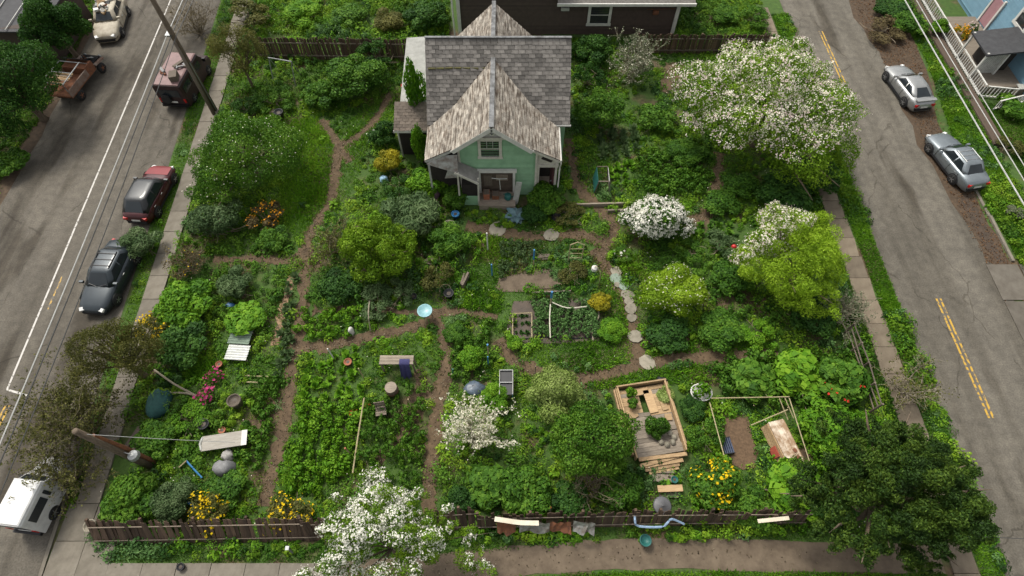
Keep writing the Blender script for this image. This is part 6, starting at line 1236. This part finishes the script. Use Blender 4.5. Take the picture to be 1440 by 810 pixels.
# basket, tub
t = thing('basket', 'dark blue slatted basket lying on the brown soil bed', 'basket', loc0(1021, 628), R(8))
for k in range(5): MB().box((-.2 + k * .1, 0, .12), (.06, .75, .2)).build('slat', pm('slate_blue_plastic', (.06, .08, .13), (.035, .045, .08), 4, .5), t)
for y in (-.38, .38): MB().box((0, y, .12), (.5, .04, .24)).build('end', M_DARK, t)
t = thing('tub', 'white rimmed tub full of plants above the wire pen', 'tub', loc0(983, 556)); MB().lathe([(.40, 0), (.52, .42), (.56, .44), (.55, .48), (.49, .46), (.46, .40), (.02, .38)], 20, sq=.85).build('body', M_WHITE, t, True); link('planting', VM['potato'][0], t, (0, 0, .36), scale=1.6); link('planting', VM['bean'][0], t, (.2, .1, .36), scale=1.1)
# blue pipe, tin sheets, loose planks on the front fence
poles('blue bent pipe hooked over the front fence', 'bent_pipe', 'pipe', [[(893, 722, .9), (893, 732, 1.3), (898, 740, 1.0), (930, 741, 1.0), (938, 736, 1.2), (945, 730, 1.2), (962, 737, .9)]], .05, pm('pale_blue_pipe', (.26, .36, .50), (.18, .26, .38), 4, .5), part='tube')
for i, (px, l, rz, mt, lb) in enumerate(((712, .8, .02, M_RUST, 'rusty bent sheet on the front fence, leftmost'), (752, 1.3, -.05, M_TIN, 'bent tin sheet on the front fence, second from the left'), (788, .95, .04, M_RUST, 'rusty crumpled sheet on the front fence, third from the left'), (822, .95, -.08, M_TIN, 'pointed tin sheet on the front fence, rightmost'))):
    mb = MB(); n = 7; r2 = random.Random(i)
    for a in range(n):
        for b in range(3): mb.v.append((l * (a / (n - 1) - .5), -.17 + b * .13 + r2.gauss(0, .02) - (.22 * r2.random() * (b == 0)), .05 * math.sin(a * 1.3 + i) - .22 * (2 - b) + r2.gauss(0, .025)))
    mb.f = [(3 * a + b, 3 * a + 3 + b, 3 * a + 4 + b, 3 * a + 1 + b) for a in range(n - 1) for b in (0, 1)]; mb.m = [0] * len(mb.f); o = mb.build('tin_sheet', mt); p = G(px, 738, 1.32); o.location = (p.x, p.y, 1.36); o.rotation_euler = (0, 0, rz); tag(o, lb, 'tin sheet', 'tin sheets on the front fence')
mb = MB(); pts = smoothpath([Vector((-.9, .05, .12)), Vector((-.5, .0, .1)), Vector((.2, -.08, .02)), Vector((1.0, -.1, 0))], 3)
for q in range(len(pts) - 1): mb.beam(pts[q], pts[q + 1], .2, .035)
p = G(725, 732, 1.5); o = mb.build('curled_board', pm('pale_board', (.62, .56, .45), (.48, .42, .32), 3, .7)); o.location = (p.x, p.y, 1.46); tag(o, 'pale curled board lying along the top of the front fence', 'board')
p = G(1085, 733, 1.4); mb = MB(); mb.beam((-.6, 0, 0), (.75, .12, .06), .16, .04); o = mb.build('white_board', pm('pale_board', (.62, .56, .45))); o.location = (p.x, p.y, 1.42); tag(o, 'pale board across the right end of the front fence', 'board')
t = thing('bottle', 'small white bottle stuck among the shrubs behind the tin sheets', 'bottle', loc0(773, 718)); MB().lathe([(.09, .0), (.10, .5), (.04, .62), (.04, .7)], 10).build('body', M_WHITE, t, True); MB().lathe([(.045, .7), (.045, .76)], 8).build('cap', M_ORANGE, t)
t = thing('old_gate_post', 'bent metal post beside the front pavement slabs', 'post', loc0(412, 778)); MB().tube([(0, 0, -.05), (.02, .1, .7), (.05, .12, .9)], .05, 8).build('post', M_GALV, t); MB().box((.03, .1, .92), (.16, .16, .05)).build('cap', M_GALV, t)
pot('small dark pot at the edge of the front pavement', 258, 798, .16, .3, M_DARK); pot('mossy stone urn at the front left corner of the fence', 137, 742, .26, .6, M_STONE)
# swing frame
t = thing('swing_frame', 'old grey metal swing frame in the back left of the garden', 'swing frame', loc0(405, 112), R(-14)); 
for x in (-.85, .85):
    for s in (-1, 1): MB().tube([(x, s * .55, 0), (x, 0, 1.7)], .035, 6).build('leg', M_GALV, t)
MB().tube([(-.9, 0, 1.7), (.9, 0, 1.7)], .04, 6).build('top_bar', M_GALV, t)
# porch clutter, blue bag, hose
t = thing('watering_can', 'green watering can on the porch', 'watering can', (-.25, 23.0, .4)); MB().lathe([(.2, 0), (.22, .1), (.2, .34), (.1, .38)], 14).build('body', M_TEAL, t, True); MB().tube([(.18, 0, .1), (.36, -.05, .3), (.46, -.06, .4)], .03, 6).build('spout', M_TEAL, t); MB().tube([(-.16, 0, .3), (-.28, 0, .4), (-.1, 0, .5), (.05, 0, .38)], .02, 6).build('handle', M_TEAL, t)
for i, (x, w_, h, mt, lb) in enumerate(((-1.55, .35, .5, M_TERRA, 'terracotta planter box on the porch, left'), (-1.0, .4, .35, M_RUST, 'brown wooden box in the middle of the porch'))):
    t = thing('porch_box', lb, 'box', (x, 23.1, .4)); MB().box((0, 0, h / 2), (w_, .4, h), taper=1.1).build('box', mt, t); MB().box((0, 0, h), (w_ * 1.02, .42, .03)).build('rim', M_WOOD, t)
tag(tarp('plastic_bag', '', 541, 256, .26, .22, .5, pm('pale_blue_plastic', (.40, .62, .78), (.28, .45, .6), 4, .4), 21), 'pale blue plastic bag left of the cottage', 'bag')
tag(tarp('plastic_bag', '', 325, 432, .3, .2, .3, pm('mid_blue_sheet', (.05, .16, .36), (.03, .09, .2), 5, .5), 22), 'blue plastic sheet among the leaves near the left pavement', 'plastic sheet')
tag(tarp('plastic_bag', '', 495, 468, .14, .2, .5, M_WHITE, 23), 'small white rag on the bed above the cross path', 'rag')
ball('red_toy', 'small red toy among the plants left of the feathery tree', 1032, 347, .4, .16, M_RED, 'toy')
# grey rail fence by the right pavement
A, Bq = Vector((G(1186, 470).x, G(1186, 470).y, 0)), Vector((G(1222, 580).x, G(1222, 580).y, 0)); t = thing('rail_fence', 'old grey rail fence between the garden and the right pavement', 'fence', A); d = Bq - A
for k in range(5): p = d * k / 4; MB().tube([(p.x, p.y, 0), (p.x + random.gauss(0, .06), p.y, 1.25)], .055, 7).build('post', M_WOOD, t)
for z in (.45, .85, 1.15): MB().tube([(0, 0, z), d * .5 + Vector((random.gauss(0, .08), 0, z + .05)), d + Vector((0, 0, z))], .035, 6).build('rail', M_WOOD, t)
# small things on the rotary of the blue house: stair sacks
t = thing('bin', 'brown box beside the foot of the blue house', 'box', loc0(1428, 132)); MB().box((0, 0, .3), (.5, .5, .6), taper=.95).build('body', M_WOOD, t); MB().box((0, 0, .62), (.54, .54, .05)).build('lid', M_GREYW, t)
